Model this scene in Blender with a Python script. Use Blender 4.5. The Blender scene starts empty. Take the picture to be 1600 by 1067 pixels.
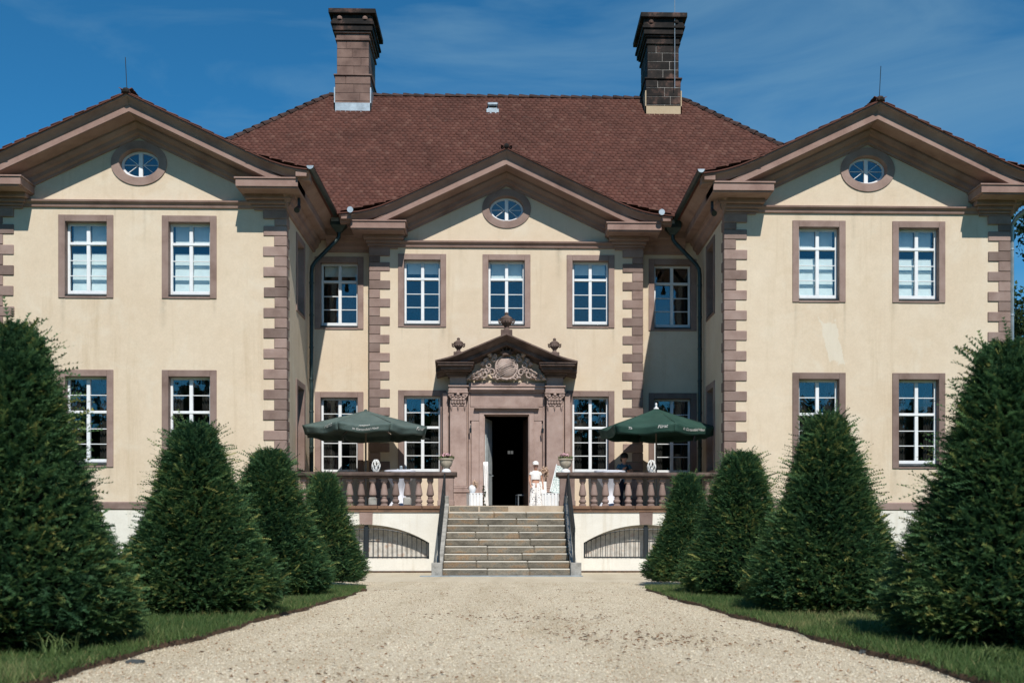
import bpy, bmesh, math, random
import numpy as np
from mathutils import Vector, Matrix
R = math.radians
random.seed(7); rng = np.random.default_rng(7)
S = bpy.context.scene
COL = S.collection

# ------------------------------------------------------------------ camera, sky, sun, exposure
YAW = R(1.6); FPX = 1800.0; CAMY = -33.0; CAMZ = .77
PPX = 791.5 + FPX * math.tan(YAW); HORY = 847.0
cam = bpy.data.cameras.new('camera'); camo = bpy.data.objects.new('camera', cam); COL.objects.link(camo)
camo.location = (0, CAMY, CAMZ); camo.rotation_euler = (R(90), 0, -YAW)
cam.sensor_width = 36; cam.lens = FPX / 1600 * 36
cam.shift_x = -(PPX - 800) / 1600; cam.shift_y = (HORY - 533.5) / 1600
cam.clip_start = .1; cam.clip_end = 2000
cam.dof.use_dof = True; cam.dof.focus_distance = 29.5; cam.dof.aperture_fstop = 3.2
S.camera = camo
S.view_settings.view_transform = 'Standard'; S.view_settings.look = 'None'
S.view_settings.exposure = 0.06; S.view_settings.gamma = 1.0

LIGHT = Vector((-.19, 1.0, -1.09)).normalized()       # direction the sunlight travels
ELEV = math.asin(-LIGHT.z); SUNV = -LIGHT
W = bpy.data.worlds.new('World'); S.world = W; W.use_nodes = True
nt = W.node_tree; nt.nodes.clear()
sky = nt.nodes.new('ShaderNodeTexSky'); sky.sky_type = 'NISHITA'; sky.sun_disc = False
sky.sun_elevation = ELEV; sky.sun_rotation = math.atan2(SUNV.x, SUNV.y)
sky.altitude = 1500; sky.air_density = .9; sky.dust_density = .15; sky.ozone_density = 5.0
tc = nt.nodes.new('ShaderNodeTexCoord')
mp = nt.nodes.new('ShaderNodeMapping'); mp.inputs['Scale'].default_value = (1.6, 1.0, 6.0); mp.inputs['Rotation'].default_value = (0, R(24), R(15))
nz = nt.nodes.new('ShaderNodeTexNoise'); nz.inputs['Scale'].default_value = 2.2; nz.inputs['Detail'].default_value = 8; nz.inputs['Roughness'].default_value = .55; nz.inputs['Distortion'].default_value = .6
cr = nt.nodes.new('ShaderNodeValToRGB'); cr.color_ramp.elements[0].position = .46; cr.color_ramp.elements[1].position = .80
cr.color_ramp.elements[0].color = (0, 0, 0, 1); cr.color_ramp.elements[1].color = (.42, .42, .42, 1)
mx = nt.nodes.new('ShaderNodeMix'); mx.data_type = 'RGBA'; mx.inputs['B'].default_value = (3.2, 5.2, 6.2, 1)
bg = nt.nodes.new('ShaderNodeBackground'); bg.inputs['Strength'].default_value = .094
wo = nt.nodes.new('ShaderNodeOutputWorld')
L = nt.links.new
L(tc.outputs['Generated'], mp.inputs['Vector']); L(mp.outputs[0], nz.inputs['Vector']); L(nz.outputs['Fac'], cr.inputs[0])
tn = nt.nodes.new('ShaderNodeMix'); tn.data_type = 'RGBA'; tn.blend_type = 'MULTIPLY'; tn.inputs['Factor'].default_value = 1; tn.inputs['B'].default_value = (.30, 1.0, 1.15, 1)
L(sky.outputs[0], tn.inputs['A']); L(cr.outputs[0], mx.inputs['Factor']); L(tn.outputs['Result'], mx.inputs['A']); L(mx.outputs['Result'], bg.inputs['Color']); L(bg.outputs[0], wo.inputs['Surface'])

sun = bpy.data.lights.new('sun', 'SUN'); sun.energy = 5.0; sun.angle = R(.53); sun.color = (1, .94, .85)
suno = bpy.data.objects.new('sun', sun); COL.objects.link(suno); suno.location = (10, -40, 40)
suno.rotation_euler = LIGHT.to_track_quat('-Z', 'Y').to_euler()

# ------------------------------------------------------------------ helpers
def at(x, y, Y):
    """photo pixel -> point in the vertical plane at depth Y"""
    u = (x - PPX) / FPX; t = (Y - CAMY) / (math.cos(YAW) - u * math.sin(YAW))
    return Vector((t * (u * math.cos(YAW) + math.sin(YAW)), Y, CAMZ + t * (HORY - y) / FPX))

def obj(name, data, parent=None, loc=None, rot=None):
    o = bpy.data.objects.new(name, data); COL.objects.link(o)
    if parent: o.parent = parent
    if loc is not None: o.location = loc
    if rot is not None: o.rotation_euler = rot
    return o
def tag(o, label=None, cat=None, group=None, kind=None):
    if label: o['label'] = label
    if cat: o['category'] = cat
    if group: o['group'] = group
    if kind: o['kind'] = kind
    return o
def thing(name, label, cat, loc=(0, 0, 0), rz=0, group=None):
    return tag(obj(name, None, None, loc, (0, 0, rz)), label, cat, group)
def copy_tree(o, parent=None):
    c = o.copy(); COL.objects.link(c)
    c.parent = parent
    for ch in o.children: copy_tree(ch, c)
    return c

class MB:
    def __init__(s): s.v = []; s.f = []
    def add(s, vs, fs):
        b = len(s.v); s.v += [tuple(v) for v in vs]; s.f += [tuple(i + b for i in f) for f in fs]; return s
    def box(s, x0, x1, y0, y1, z0, z1, c=0.0):
        if x0 > x1: x0, x1 = x1, x0
        if y0 > y1: y0, y1 = y1, y0
        if c <= 0:
            vs = [(x, y, z) for x in (x0, x1) for y in (y0, y1) for z in (z0, z1)]
            return s.add(vs, [(0, 1, 3, 2), (4, 6, 7, 5), (0, 4, 5, 1), (2, 3, 7, 6), (0, 2, 6, 4), (1, 5, 7, 3)])
        xs = (x0, x1); ys = (y0, y1); zs = (z0, z1); vs = []; idx = {}
        for i in (0, 1):
            for j in (0, 1):
                for k in (0, 1):
                    dx = c if i == 0 else -c; dy = c if j == 0 else -c; dz = c if k == 0 else -c
                    idx[i, j, k] = len(vs)
                    vs += [(xs[i], ys[j] + dy, zs[k] + dz), (xs[i] + dx, ys[j], zs[k] + dz), (xs[i] + dx, ys[j] + dy, zs[k])]
        fs = []
        def q(lst):
            fs.append(tuple(idx[a] + b for a, b in lst))
        for i in (0, 1):
            r = [((i, 0, 0), 0), ((i, 0, 1), 0), ((i, 1, 1), 0), ((i, 1, 0), 0)]; q(r if i == 0 else r[::-1])
            r = [((0, i, 0), 1), ((1, i, 0), 1), ((1, i, 1), 1), ((0, i, 1), 1)]; q(r if i == 0 else r[::-1])
            r = [((0, 0, i), 2), ((0, 1, i), 2), ((1, 1, i), 2), ((1, 0, i), 2)]; q(r if i == 0 else r[::-1])
        for i in (0, 1):
            for j in (0, 1):
                q([((i, j, 0), 0), ((i, j, 1), 0), ((i, j, 1), 1), ((i, j, 0), 1)])
                q([((i, 0, j), 0), ((i, 1, j), 0), ((i, 1, j), 2), ((i, 0, j), 2)])
                q([((0, i, j), 1), ((1, i, j), 1), ((1, i, j), 2), ((0, i, j), 2)])
                for k in (0, 1): fs.append((idx[i, j, k], idx[i, j, k] + 1, idx[i, j, k] + 2))
        return s.add(vs, fs)
    def lathe(s, prof, n=12, c=(0, 0, 0), cap=True, sx=1, sy=1):
        vs = []; fs = []
        for r, z in prof:
            for i in range(n):
                a = 2 * math.pi * i / n; vs.append((c[0] + r * math.cos(a) * sx, c[1] + r * math.sin(a) * sy, c[2] + z))
        for k in range(len(prof) - 1):
            for i in range(n):
                j = (i + 1) % n; fs.append((k * n + i, k * n + j, (k + 1) * n + j, (k + 1) * n + i))
        if cap: fs += [tuple(range(n))[::-1], tuple(range((len(prof) - 1) * n, len(prof) * n))]
        return s.add(vs, fs)
    def tube(s, path, r, n=8, cap=True):
        P = [Vector(p) for p in path]; m = len(P)
        rr = r if isinstance(r, (list, tuple)) else [r] * m
        vs = []; fs = []; prev = None
        for i in range(m):
            t = (P[min(i + 1, m - 1)] - P[max(i - 1, 0)])
            t = t.normalized() if t.length > 1e-9 else Vector((0, 0, 1))
            if prev is None:
                a = Vector((0, 0, 1)) if abs(t.z) < .9 else Vector((1, 0, 0)); u = t.cross(a).normalized()
            else:
                u = (prev - t * prev.dot(t))
                u = u.normalized() if u.length > 1e-6 else t.orthogonal().normalized()
            prev = u; w = t.cross(u)
            for k in range(n):
                a = 2 * math.pi * k / n; vs.append(P[i] + (u * math.cos(a) + w * math.sin(a)) * rr[i])
        for i in range(m - 1):
            for k in range(n):
                j = (k + 1) % n; fs.append((i * n + k, i * n + j, (i + 1) * n + j, (i + 1) * n + k))
        if cap: fs += [tuple(range(n))[::-1], tuple(range((m - 1) * n, m * n))]
        return s.add(vs, fs)
    def sweep(s, prof, stations, cap=True, closed=False):
        """prof: list of points; stations: functions mapping prof point -> 3D"""
        n = len(prof); vs = []; fs = []
        for st in stations: vs += [st(p) for p in prof]
        kk = n if closed else n - 1
        for i in range(len(stations) - 1):
            for k in range(kk):
                j = (k + 1) % n; fs.append((i * n + k, i * n + j, (i + 1) * n + j, (i + 1) * n + k))
        if cap: fs += [tuple(range(n))[::-1], tuple(range((len(stations) - 1) * n, len(stations) * n))]
        return s.add(vs, fs)
    def ball(s, c, r, n=8, m=5):
        rx, ry, rz = r if isinstance(r, (list, tuple)) else (r, r, r)
        pr = [(max(.02, math.sin(math.pi * i / m)), -math.cos(math.pi * i / m)) for i in range(m + 1)]
        vs = []; fs = []
        for a, z in pr:
            for i in range(n):
                t = 2 * math.pi * i / n; vs.append((c[0] + rx * a * math.cos(t), c[1] + ry * a * math.sin(t), c[2] + rz * z))
        for k in range(m):
            for i in range(n):
                j = (i + 1) % n; fs.append((k * n + i, k * n + j, (k + 1) * n + j, (k + 1) * n + i))
        return s.add(vs, fs)
    def mesh(s, name, mat, smooth=False, ang=None):
        me = bpy.data.meshes.new(name); me.from_pydata(s.v, [], s.f); me.update()
        bm = bmesh.new(); bm.from_mesh(me); bmesh.ops.recalc_face_normals(bm, faces=bm.faces); bm.to_mesh(me); bm.free()
        if mat: me.materials.append(mat)
        if smooth:
            me.polygons.foreach_set('use_smooth', [True] * len(me.polygons))
            me.set_sharp_from_angle(angle=R(ang if ang else 40))
        return me
    def build(s, name, mat, parent=None, smooth=False, ang=None, loc=None, rot=None):
        return obj(name, s.mesh(name, mat, smooth, ang), parent, loc, rot)

def mesh_np(name, V, F, mat, attr=None):
    me = bpy.data.meshes.new(name)
    n, k = F.shape
    me.vertices.add(len(V)); me.vertices.foreach_set('co', V.astype(np.float32).ravel())
    me.loops.add(n * k); me.loops.foreach_set('vertex_index', F.astype(np.int32).ravel())
    me.polygons.add(n); me.polygons.foreach_set('loop_start', np.arange(0, n * k, k, dtype=np.int32))
    me.polygons.foreach_set('loop_total', np.full(n, k, dtype=np.int32))
    me.update(calc_edges=True)
    if attr is not None:
        a = me.attributes.new('tone', 'FLOAT', 'POINT'); a.data.foreach_set('value', attr.astype(np.float32))
    if mat: me.materials.append(mat)
    return me

def wall_panel(outer, holes, to3d, thick):
    """outer polygon with holes in (u,w); to3d(u,w,d) with d = 0 outside face, thick = inside face"""
    bm = bmesh.new(); loops = [outer] + holes; E = []; LV = []
    for lp in loops:
        vs = [bm.verts.new((p[0], p[1], 0)) for p in lp]; LV.append(vs)
        for i in range(len(vs)): E.append(bm.edges.new((vs[i], vs[(i + 1) % len(vs)])))
    bmesh.ops.triangle_fill(bm, use_beauty=True, use_dissolve=False, edges=E)
    bm.verts.index_update()
    co = [(v.co.x, v.co.y) for v in bm.verts]; tri = [[v.index for v in f.verts] for f in bm.faces]
    lp_idx = [[v.index for v in l] for l in LV]; bm.free()
    n = len(co); mb = MB()
    vs = [to3d(u, w, 0) for u, w in co] + [to3d(u, w, thick) for u, w in co]
    fs = [tuple(t) for t in tri] + [tuple(i + n for i in t[::-1]) for t in tri]
    for l in lp_idx:
        for i in range(len(l)):
            a, b = l[i], l[(i + 1) % len(l)]; fs.append((a, b, b + n, a + n))
    mb.add(vs, fs); return mb

# ------------------------------------------------------------------ materials
def new_mat(name):
    m = bpy.data.materials.new(name); m.use_nodes = True; t = m.node_tree; t.nodes.clear()
    o = t.nodes.new('ShaderNodeOutputMaterial'); b = t.nodes.new('ShaderNodeBsdfPrincipled'); t.links.new(b.outputs[0], o.inputs['Surface'])
    return m, t, b, o
def N(t, ty, **k):
    n = t.nodes.new(ty)
    for a, v in k.items():
        if a in n.inputs: n.inputs[a].default_value = v
        else: setattr(n, a, v)
    return n
def ramp(t, src, stops):
    r = t.nodes.new('ShaderNodeValToRGB'); e = r.color_ramp.elements
    while len(e) < len(stops): e.new(.5)
    for x, (p, c) in zip(e, stops):
        x.position = p; x.color = (*c, 1) if not isinstance(c, (int, float)) else (c, c, c, 1)
    t.links.new(src, r.inputs[0]); return r.outputs[0]
def mixc(t, fac, a, b, mode='MIX'):
    m = t.nodes.new('ShaderNodeMix'); m.data_type = 'RGBA'; m.blend_type = mode
    for s, v in (('Factor', fac), ('A', a), ('B', b)):
        if isinstance(v, (int, float)): m.inputs[s].default_value = v
        elif isinstance(v, tuple): m.inputs[s].default_value = (*v[:3], 1)
        else: t.links.new(v, m.inputs[s])
    return m.outputs['Result']
def noise(t, scale, detail=5, rough=.55, vec=None, stretch=None, dist=0.0):
    n = N(t, 'ShaderNodeTexNoise', Scale=scale, Detail=detail, Roughness=rough, Distortion=dist)
    if vec is None: vec = N(t, 'ShaderNodeNewGeometry').outputs['Position']
    if stretch:
        m = N(t, 'ShaderNodeMapping', Scale=stretch); t.links.new(vec, m.inputs[0]); vec = m.outputs[0]
    t.links.new(vec, n.inputs['Vector']); return n.outputs['Fac']
def bump(t, b, h, strength=.3, dist=.01):
    n = N(t, 'ShaderNodeBump', Strength=strength, Distance=dist); t.links.new(h, n.inputs['Height']); t.links.new(n.outputs[0], b.inputs['Normal'])
def stone(name, stops, scale=3, rough=.85, bs=45, bstr=.35, bdist=.006, objvar=.25, stretch=None, fine=.25):
    m, t, b, o = new_mat(name)
    c = ramp(t, noise(t, scale, 6, .6, stretch=stretch), stops)
    if fine: c = mixc(t, fine, c, ramp(t, noise(t, bs * 1.3, 4), [(.3, .25), (.7, 1.0)]), 'MULTIPLY')
    if objvar:
        oi = N(t, 'ShaderNodeObjectInfo'); c = mixc(t, 1.0, c, ramp(t, oi.outputs['Random'], [(0, 1 - objvar), (1, 1.0 + objvar * .5)]), 'MULTIPLY')
    t.links.new(c, b.inputs['Base Color']); b.inputs['Roughness'].default_value = rough; b.inputs['Specular IOR Level'].default_value = .25
    bump(t, b, noise(t, bs, 6, .65), bstr, bdist); return m
def plain(name, col, rough=.5, metal=0.0, spec=.4, var=.12, bs=30, bstr=.15):
    m, t, b, o = new_mat(name)
    d = tuple(x * (1 - var * 2) for x in col); l = tuple(min(1, x * (1 + var)) for x in col)
    t.links.new(ramp(t, noise(t, 6, 5), [(.3, d), (.7, l)]), b.inputs['Base Color'])
    b.inputs['Roughness'].default_value = rough; b.inputs['Metallic'].default_value = metal; b.inputs['Specular IOR Level'].default_value = spec
    bump(t, b, noise(t, bs, 4), bstr, .004); return m

M = {}
M['stone'] = stone('red_sandstone', [(.25, (.20, .135, .115)), (.5, (.285, .205, .18)), (.8, (.345, .262, .235))], scale=2.2, objvar=.34)
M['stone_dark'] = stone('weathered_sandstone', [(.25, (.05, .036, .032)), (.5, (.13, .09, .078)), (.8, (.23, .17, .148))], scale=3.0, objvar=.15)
M['cornice'] = stone('cornice_sandstone', [(.25, (.21, .13, .11)), (.5, (.31, .205, .175)), (.8, (.37, .265, .23))], scale=1.6, objvar=.08)
M['chimney'] = stone('chimney_sandstone', [(.26, (.05, .035, .03)), (.4, (.15, .095, .08)), (.6, (.235, .155, .13)), (.8, (.29, .2, .17))], scale=1.6, objvar=.13)
M['soot'] = stone('sooty_sandstone', [(.40, (.012, .011, .011)), (.54, (.028, .022, .02)), (.66, (.15, .085, .068)), (.85, (.21, .13, .11))], scale=1.9, objvar=.3)
M['mortar'] = stone('pale_mortar', [(.3, (.14, .13, .12)), (.7, (.38, .36, .34))], scale=5, objvar=0)
M['step'] = stone('step_stone', [(.2, (.07, .062, .05)), (.38, (.16, .142, .112)), (.52, (.23, .205, .162)), (.63, (.30, .205, .125)), (.72, (.21, .188, .15)), (.9, (.33, .305, .26))], scale=2.4, objvar=.25, bs=30, bdist=.012, stretch=(1, 1, 2.2), fine=.5)
def twotone(m):
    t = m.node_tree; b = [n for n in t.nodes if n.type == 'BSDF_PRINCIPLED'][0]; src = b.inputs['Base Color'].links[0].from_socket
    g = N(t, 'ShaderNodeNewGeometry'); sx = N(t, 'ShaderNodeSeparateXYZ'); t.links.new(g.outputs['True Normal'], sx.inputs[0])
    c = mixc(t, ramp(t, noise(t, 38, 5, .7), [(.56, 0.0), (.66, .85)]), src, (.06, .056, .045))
    c = mixc(t, ramp(t, sx.outputs[2], [(.25, 0.0), (.6, .75)]), c, (.60, .57, .50)); t.links.new(c, b.inputs['Base Color'])  # upward faces mixed paler, risers keep the darker stone tone
twotone(M['step'])
M['cheek'] = stone('grey_stone', [(.25, (.16, .155, .14)), (.5, (.33, .32, .295)), (.8, (.45, .44, .41))], scale=6, objvar=.1, fine=.4)
M['terracotta_sill'] = stone('balustrade_base', [(.25, (.07, .052, .045)), (.5, (.2, .115, .075)), (.8, (.28, .18, .12))], scale=3, objvar=.1)
M['cap'] = stone('weathered_cap', [(.25, (.03, .023, .02)), (.5, (.095, .068, .058)), (.8, (.18, .13, .11))], scale=3.5, objvar=.1)
M['iron'] = plain('black_iron', (.012, .017, .021), .45, 0, .5)
M['white'] = plain('white_paint', (.72, .75, .78), .4, 0, .4, .04)
M['zinc'] = plain('zinc', (.36, .42, .46), .4, .5, .5, .15)
M['copper'] = plain('painted_pipe', (.028, .05, .05), .4, .3, .5, .25)
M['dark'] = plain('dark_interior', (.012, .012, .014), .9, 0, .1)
M['room'] = plain('room_darkened', (.035, .034, .032), .9, 0, .1)  # near-black colour holds rooms and curtains dark despite sun through the glass
M['wood'] = plain('dark_wood', (.06, .03, .018), .5)
M['cloth'] = plain('table_cloth', (.70, .72, .80), .9, 0, .1, .05)
M['fabric_white'] = plain('white_cotton', (.80, .79, .78), .9, 0, .1, .05)
M['skin'] = plain('skin', (.48, .27, .19), .6, 0, .3, .05)
M['hair'] = plain('dark_hair', (.018, .012, .01), .6)
M['blue_top'] = plain('blue_cotton', (.07, .16, .22), .9, 0, .1)
M['denim'] = plain('dark_denim', (.012, .016, .03), .9, 0, .1)
M['slab'] = plain('dark_slab', (.05, .06, .065), .7)
M['soil'] = stone('soil', [(.3, (.05, .03, .018)), (.7, (.15, .09, .055))], scale=9, objvar=0, bs=60, bdist=.03, bstr=.8)
M['bark'] = stone('bark', [(.3, (.04, .026, .018)), (.7, (.12, .08, .06))], scale=12, objvar=0, stretch=(1, 1, .2))
M['lantern'] = plain('white_rattan', (.78, .78, .76), .6, 0, .3, .05)
M['pot'] = stone('pale_pot', [(.3, (.36, .31, .24)), (.7, (.52, .47, .39))], scale=8, objvar=0)
M['petal'] = plain('pink_petals', (.62, .38, .42), .7, 0, .2, .15)
M['pampas'] = plain('blush_pampas', (.55, .40, .30), .9, 0, .1, .2)
M['leaf'] = plain('pot_leaves', (.06, .10, .025), .6, 0, .3, .3)

def plaster(name, c0, c1, patch=False, stain=.5):
    m, t, b, o = new_mat(name)
    c = ramp(t, noise(t, .55, 5, .55), [(.3, c0), (.7, c1)])
    c = mixc(t, .16, c, ramp(t, noise(t, 3.5, 6, .65), [(.3, (.55, .5, .42)), (.7, (1, 1, 1))]), 'MULTIPLY')
    g = noise(t, 1.3, 5, .7, stretch=(2.6, 2.6, .16))
    c = mixc(t, stain, c, ramp(t, g, [(.55, (1, 1, 1)), (.75, (.74, .69, .6))]), 'MULTIPLY')
    c = mixc(t, .10, c, ramp(t, noise(t, 28, 4), [(.3, .4), (.7, 1.0)]), 'MULTIPLY')
    if patch:   # pale repair patch below an upper window of the wing
        pos = N(t, 'ShaderNodeNewGeometry').outputs['Position']
        mp = N(t, 'ShaderNodeMapping', Location=(-8.35, 0, -5.9)); t.links.new(pos, mp.inputs[0])
        sh = N(t, 'ShaderNodeSeparateXYZ'); t.links.new(mp.outputs[0], sh.inputs[0])
        def ma(op, a, bb):
            n = N(t, 'ShaderNodeMath', operation=op)
            for i, v in ((0, a), (1, bb)):
                if isinstance(v, (int, float)): n.inputs[i].default_value = v
                else: t.links.new(v, n.inputs[i])
            return n.outputs[0]
        ax = ma('ABSOLUTE', ma('ADD', sh.outputs[0], ma('MULTIPLY', sh.outputs[2], .22)), 0); az = ma('ABSOLUTE', sh.outputs[2], 0)
        d = ma('MAXIMUM', ma('DIVIDE', ax, .36), ma('DIVIDE', az, .98))
        d = ma('ADD', d, ma('MULTIPLY', noise(t, 2.2, 6, .7), .9))
        c = mixc(t, ramp(t, d, [(.0, .62), (1.0, .55), (1.6, 0.0)]), c, (.63, .60, .52))
        P = N(t, 'ShaderNodeSeparateXYZ'); t.links.new(pos, P.inputs[0]); tot = None
        rs = random.Random(5)
        spots = [(x + e * .62, 6.92) for x in (-10.58, -8.0, -2.41, 2.41, 8.0, 10.58) for e in (-1, 1)] + [(x + e * .6, 2.67) for x in (-10.58, -8.0, 8.0, 10.58) for e in (-1, 1)] + [(x, 9.2) for x in (-11.3, -9.9, -9.1, -8.9, -7.2, 7.5, 8.9, 9.6, 11.0, -1.3, .3, 1.5)]
        for sx_, sz_ in spots:
            w_ = rs.uniform(.03, .12); L_ = rs.uniform(.3, 1.3); am = rs.uniform(.25, 1.0)
            a1 = ma('SUBTRACT', 1.0, ma('DIVIDE', ma('ABSOLUTE', ma('SUBTRACT', P.outputs[0], sx_ + rs.uniform(-.05, .05)), 0), w_))
            a2 = ma('DIVIDE', ma('SUBTRACT', P.outputs[2], sz_ - L_), L_); a3 = ma('LESS_THAN', P.outputs[2], sz_)
            v_ = ma('MULTIPLY', ma('MULTIPLY', ma('MAXIMUM', a1, 0), ma('MAXIMUM', a2, 0)), ma('MULTIPLY', a3, am))
            tot = v_ if tot is None else ma('MAXIMUM', tot, v_)
        tot = ma('MULTIPLY', tot, ramp(t, noise(t, 6, 5, .7), [(.3, .3), (.65, 1.0)]))
        c = mixc(t, ma('MINIMUM', ma('MULTIPLY', tot, .8), 1.0), c, (.30, .25, .18))
        c = mixc(t, ramp(t, noise(t, .9, 6, .7, dist=.8), [(.52, 0.0), (.68, .32)]), c, (.66, .62, .53))
        c = mixc(t, ramp(t, noise(t, 1.7, 7, .75, dist=1.2), [(.57, 0.0), (.70, .28)]), c, (.50, .41, .28))
    t.links.new(c, b.inputs['Base Color']); b.inputs['Roughness'].default_value = .92; b.inputs['Specular IOR Level'].default_value = .15
    bump(t, b, noise(t, 24, 6, .6), .22, .006); return m
M['plaster'] = plaster('cream_plaster', (.62, .51, .385), (.67, .575, .455), True)
M['plinth'] = plaster('white_plaster', (.68, .66, .60), (.76, .74, .68), stain=.7)

def tile_mat():
    m, t, b, o = new_mat('roof_tiles')
    g = N(t, 'ShaderNodeNewGeometry')
    c = ramp(t, g.outputs['Random Per Island'], [(0, (.088, .037, .029)), (.3, (.098, .040, .031)), (.6, (.107, .044, .034)), (.85, (.116, .048, .037)), (1, (.132, .064, .05))])
    c = mixc(t, .75, c, ramp(t, noise(t, .8, 6, .65), [(.30, (.62, .60, .58)), (.5, (.95, .93, .91)), (.72, (1.12, 1.06, 1.02))]), 'MULTIPLY')
    c = mixc(t, ramp(t, noise(t, 7, 5, .7), [(.58, 0.0), (.72, .45)]), c, (.10, .085, .075))
    t.links.new(c, b.inputs['Base Color']); b.inputs['Roughness'].default_value = .8; b.inputs['Specular IOR Level'].default_value = .25
    bump(t, b, noise(t, 60, 4), .3, .004); return m
M['tile'] = tile_mat()
M['ridge'] = stone('ridge_clay', [(.3, (.022, .015, .014)), (.55, (.06, .034, .03)), (.8, (.11, .06, .05))], scale=4, objvar=.4)

def glass_mat():
    m, t, b, o = new_mat('window_glass'); t.nodes.remove(b)
    fr = N(t, 'ShaderNodeFresnel', IOR=1.95); gl = N(t, 'ShaderNodeBsdfGlossy', Roughness=.012, Color=(.92, .97, 1, 1)); tr = N(t, 'ShaderNodeBsdfTransparent', Color=(.955, .97, .97, 1))
    bf = N(t, 'ShaderNodeNewGeometry'); mr_ = N(t, 'ShaderNodeMapRange'); mr_.inputs['To Min'].default_value = 1.75; mr_.inputs['To Max'].default_value = 1 / 1.75
    t.links.new(bf.outputs['Backfacing'], mr_.inputs['Value']); t.links.new(mr_.outputs[0], fr.inputs['IOR'])
    bp = N(t, 'ShaderNodeBump', Strength=.05, Distance=.02); t.links.new(noise(t, 3.0, 2), bp.inputs['Height']); t.links.new(bp.outputs[0], gl.inputs['Normal'])
    mi = N(t, 'ShaderNodeMixShader'); t.links.new(fr.outputs[0], mi.inputs[0]); t.links.new(tr.outputs[0], mi.inputs[1]); t.links.new(gl.outputs[0], mi.inputs[2]); t.links.new(mi.outputs[0], o.inputs['Surface'])
    return m
M['glass'] = glass_mat()
M['blind'] = plain('roman_blind', (.68, .78, .78), .9, 0, .1, .04)

def foliage_mat(name, stops, transl=.3, rough=.6):
    m, t, b, o = new_mat(name)
    a = N(t, 'ShaderNodeAttribute', attribute_name='tone')
    c = ramp(t, a.outputs['Fac'], stops)
    t.links.new(c, b.inputs['Base Color']); b.inputs['Roughness'].default_value = rough; b.inputs['Specular IOR Level'].default_value = .2
    tr = N(t, 'ShaderNodeBsdfTranslucent'); t.links.new(c, tr.inputs['Color'])
    mi = N(t, 'ShaderNodeMixShader', Fac=transl); t.links.new(b.outputs[0], mi.inputs[1]); t.links.new(tr.outputs[0], mi.inputs[2]); t.links.new(mi.outputs[0], o.inputs['Surface'])
    return m
M['yew'] = foliage_mat('yew_needles', [(0, (.012, .038, .021)), (.3, (.030, .082, .040)), (.6, (.070, .150, .058)), (.8, (.16, .225, .072)), (1, (.30, .29, .09))], .38)
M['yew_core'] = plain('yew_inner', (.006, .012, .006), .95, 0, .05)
M['grass'] = foliage_mat('grass_blades', [(0, (.038, .08, .025)), (.45, (.09, .155, .048)), (.75, (.18, .215, .085)), (1, (.40, .33, .17))], .38)
M['tree'] = foliage_mat('tree_leaves', [(0, (.010, .022, .010)), (.5, (.025, .05, .018)), (1, (.06, .09, .03))], .3)

def ground_mats():
    m, t, b, o = new_mat('gravel')
    c = ramp(t, noise(t, 55, 5, .75), [(.28, (.24, .195, .145)), (.42, (.44, .385, .295)), (.62, (.57, .515, .41)), (.8, (.68, .635, .53))])
    c = mixc(t, .55, c, ramp(t, noise(t, .9, 6, .7, stretch=(1, .6, 1)), [(.28, (.80, .73, .63)), (.46, (1, 1, 1)), (.7, (1.1, 1.1, 1.1))]), 'MULTIPLY')
    c = mixc(t, ramp(t, noise(t, 9, 6, .75), [(.64, 0.0), (.72, .75)]), c, (.26, .155, .08))
    c = mixc(t, .8, c, ramp(t, noise(t, 1.6, 4, .6, stretch=(1, .09, 1)), [(.34, (.92, .89, .84)), (.55, (1.08, 1.07, 1.05))]), 'MULTIPLY')
    t.links.new(c, b.inputs['Base Color']); b.inputs['Roughness'].default_value = .95; b.inputs['Specular IOR Level'].default_value = .1
    bump(t, b, noise(t, 60, 5, .7), .6, .012); M['gravel'] = m
    m, t, b, o = new_mat('lawn')
    c = ramp(t, noise(t, 6, 6, .7), [(.3, (.045, .06, .02)), (.55, (.085, .12, .036)), (.75, (.17, .155, .075))])
    t.links.new(c, b.inputs['Base Color']); b.inputs['Roughness'].default_value = 1; b.inputs['Specular IOR Level'].default_value = .05
    bump(t, b, noise(t, 40, 5, .7), .8, .03); M['lawn'] = m
    m, t, b, o = new_mat('pebbles')
    g = N(t, 'ShaderNodeNewGeometry')
    c = ramp(t, g.outputs['Random Per Island'], [(0, (.29, .23, .165)), (.12, (.45, .385, .29)), (.5, (.58, .525, .42)), (.9, (.70, .66, .56)), (.96, (.38, .23, .14)), (1, (.26, .16, .10))])
    c = mixc(t, .55, c, ramp(t, noise(t, .9, 6, .7, stretch=(1, .6, 1)), [(.28, (.80, .73, .63)), (.46, (1, 1, 1)), (.7, (1.1, 1.1, 1.1))]), 'MULTIPLY')
    c = mixc(t, .8, c, ramp(t, noise(t, 1.6, 4, .6, stretch=(1, .09, 1)), [(.34, (.92, .89, .84)), (.55, (1.08, 1.07, 1.05))]), 'MULTIPLY')
    t.links.new(c, b.inputs['Base Color']); b.inputs['Roughness'].default_value = .9; b.inputs['Specular IOR Level'].default_value = .15; M['pebble'] = m
ground_mats()

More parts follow.
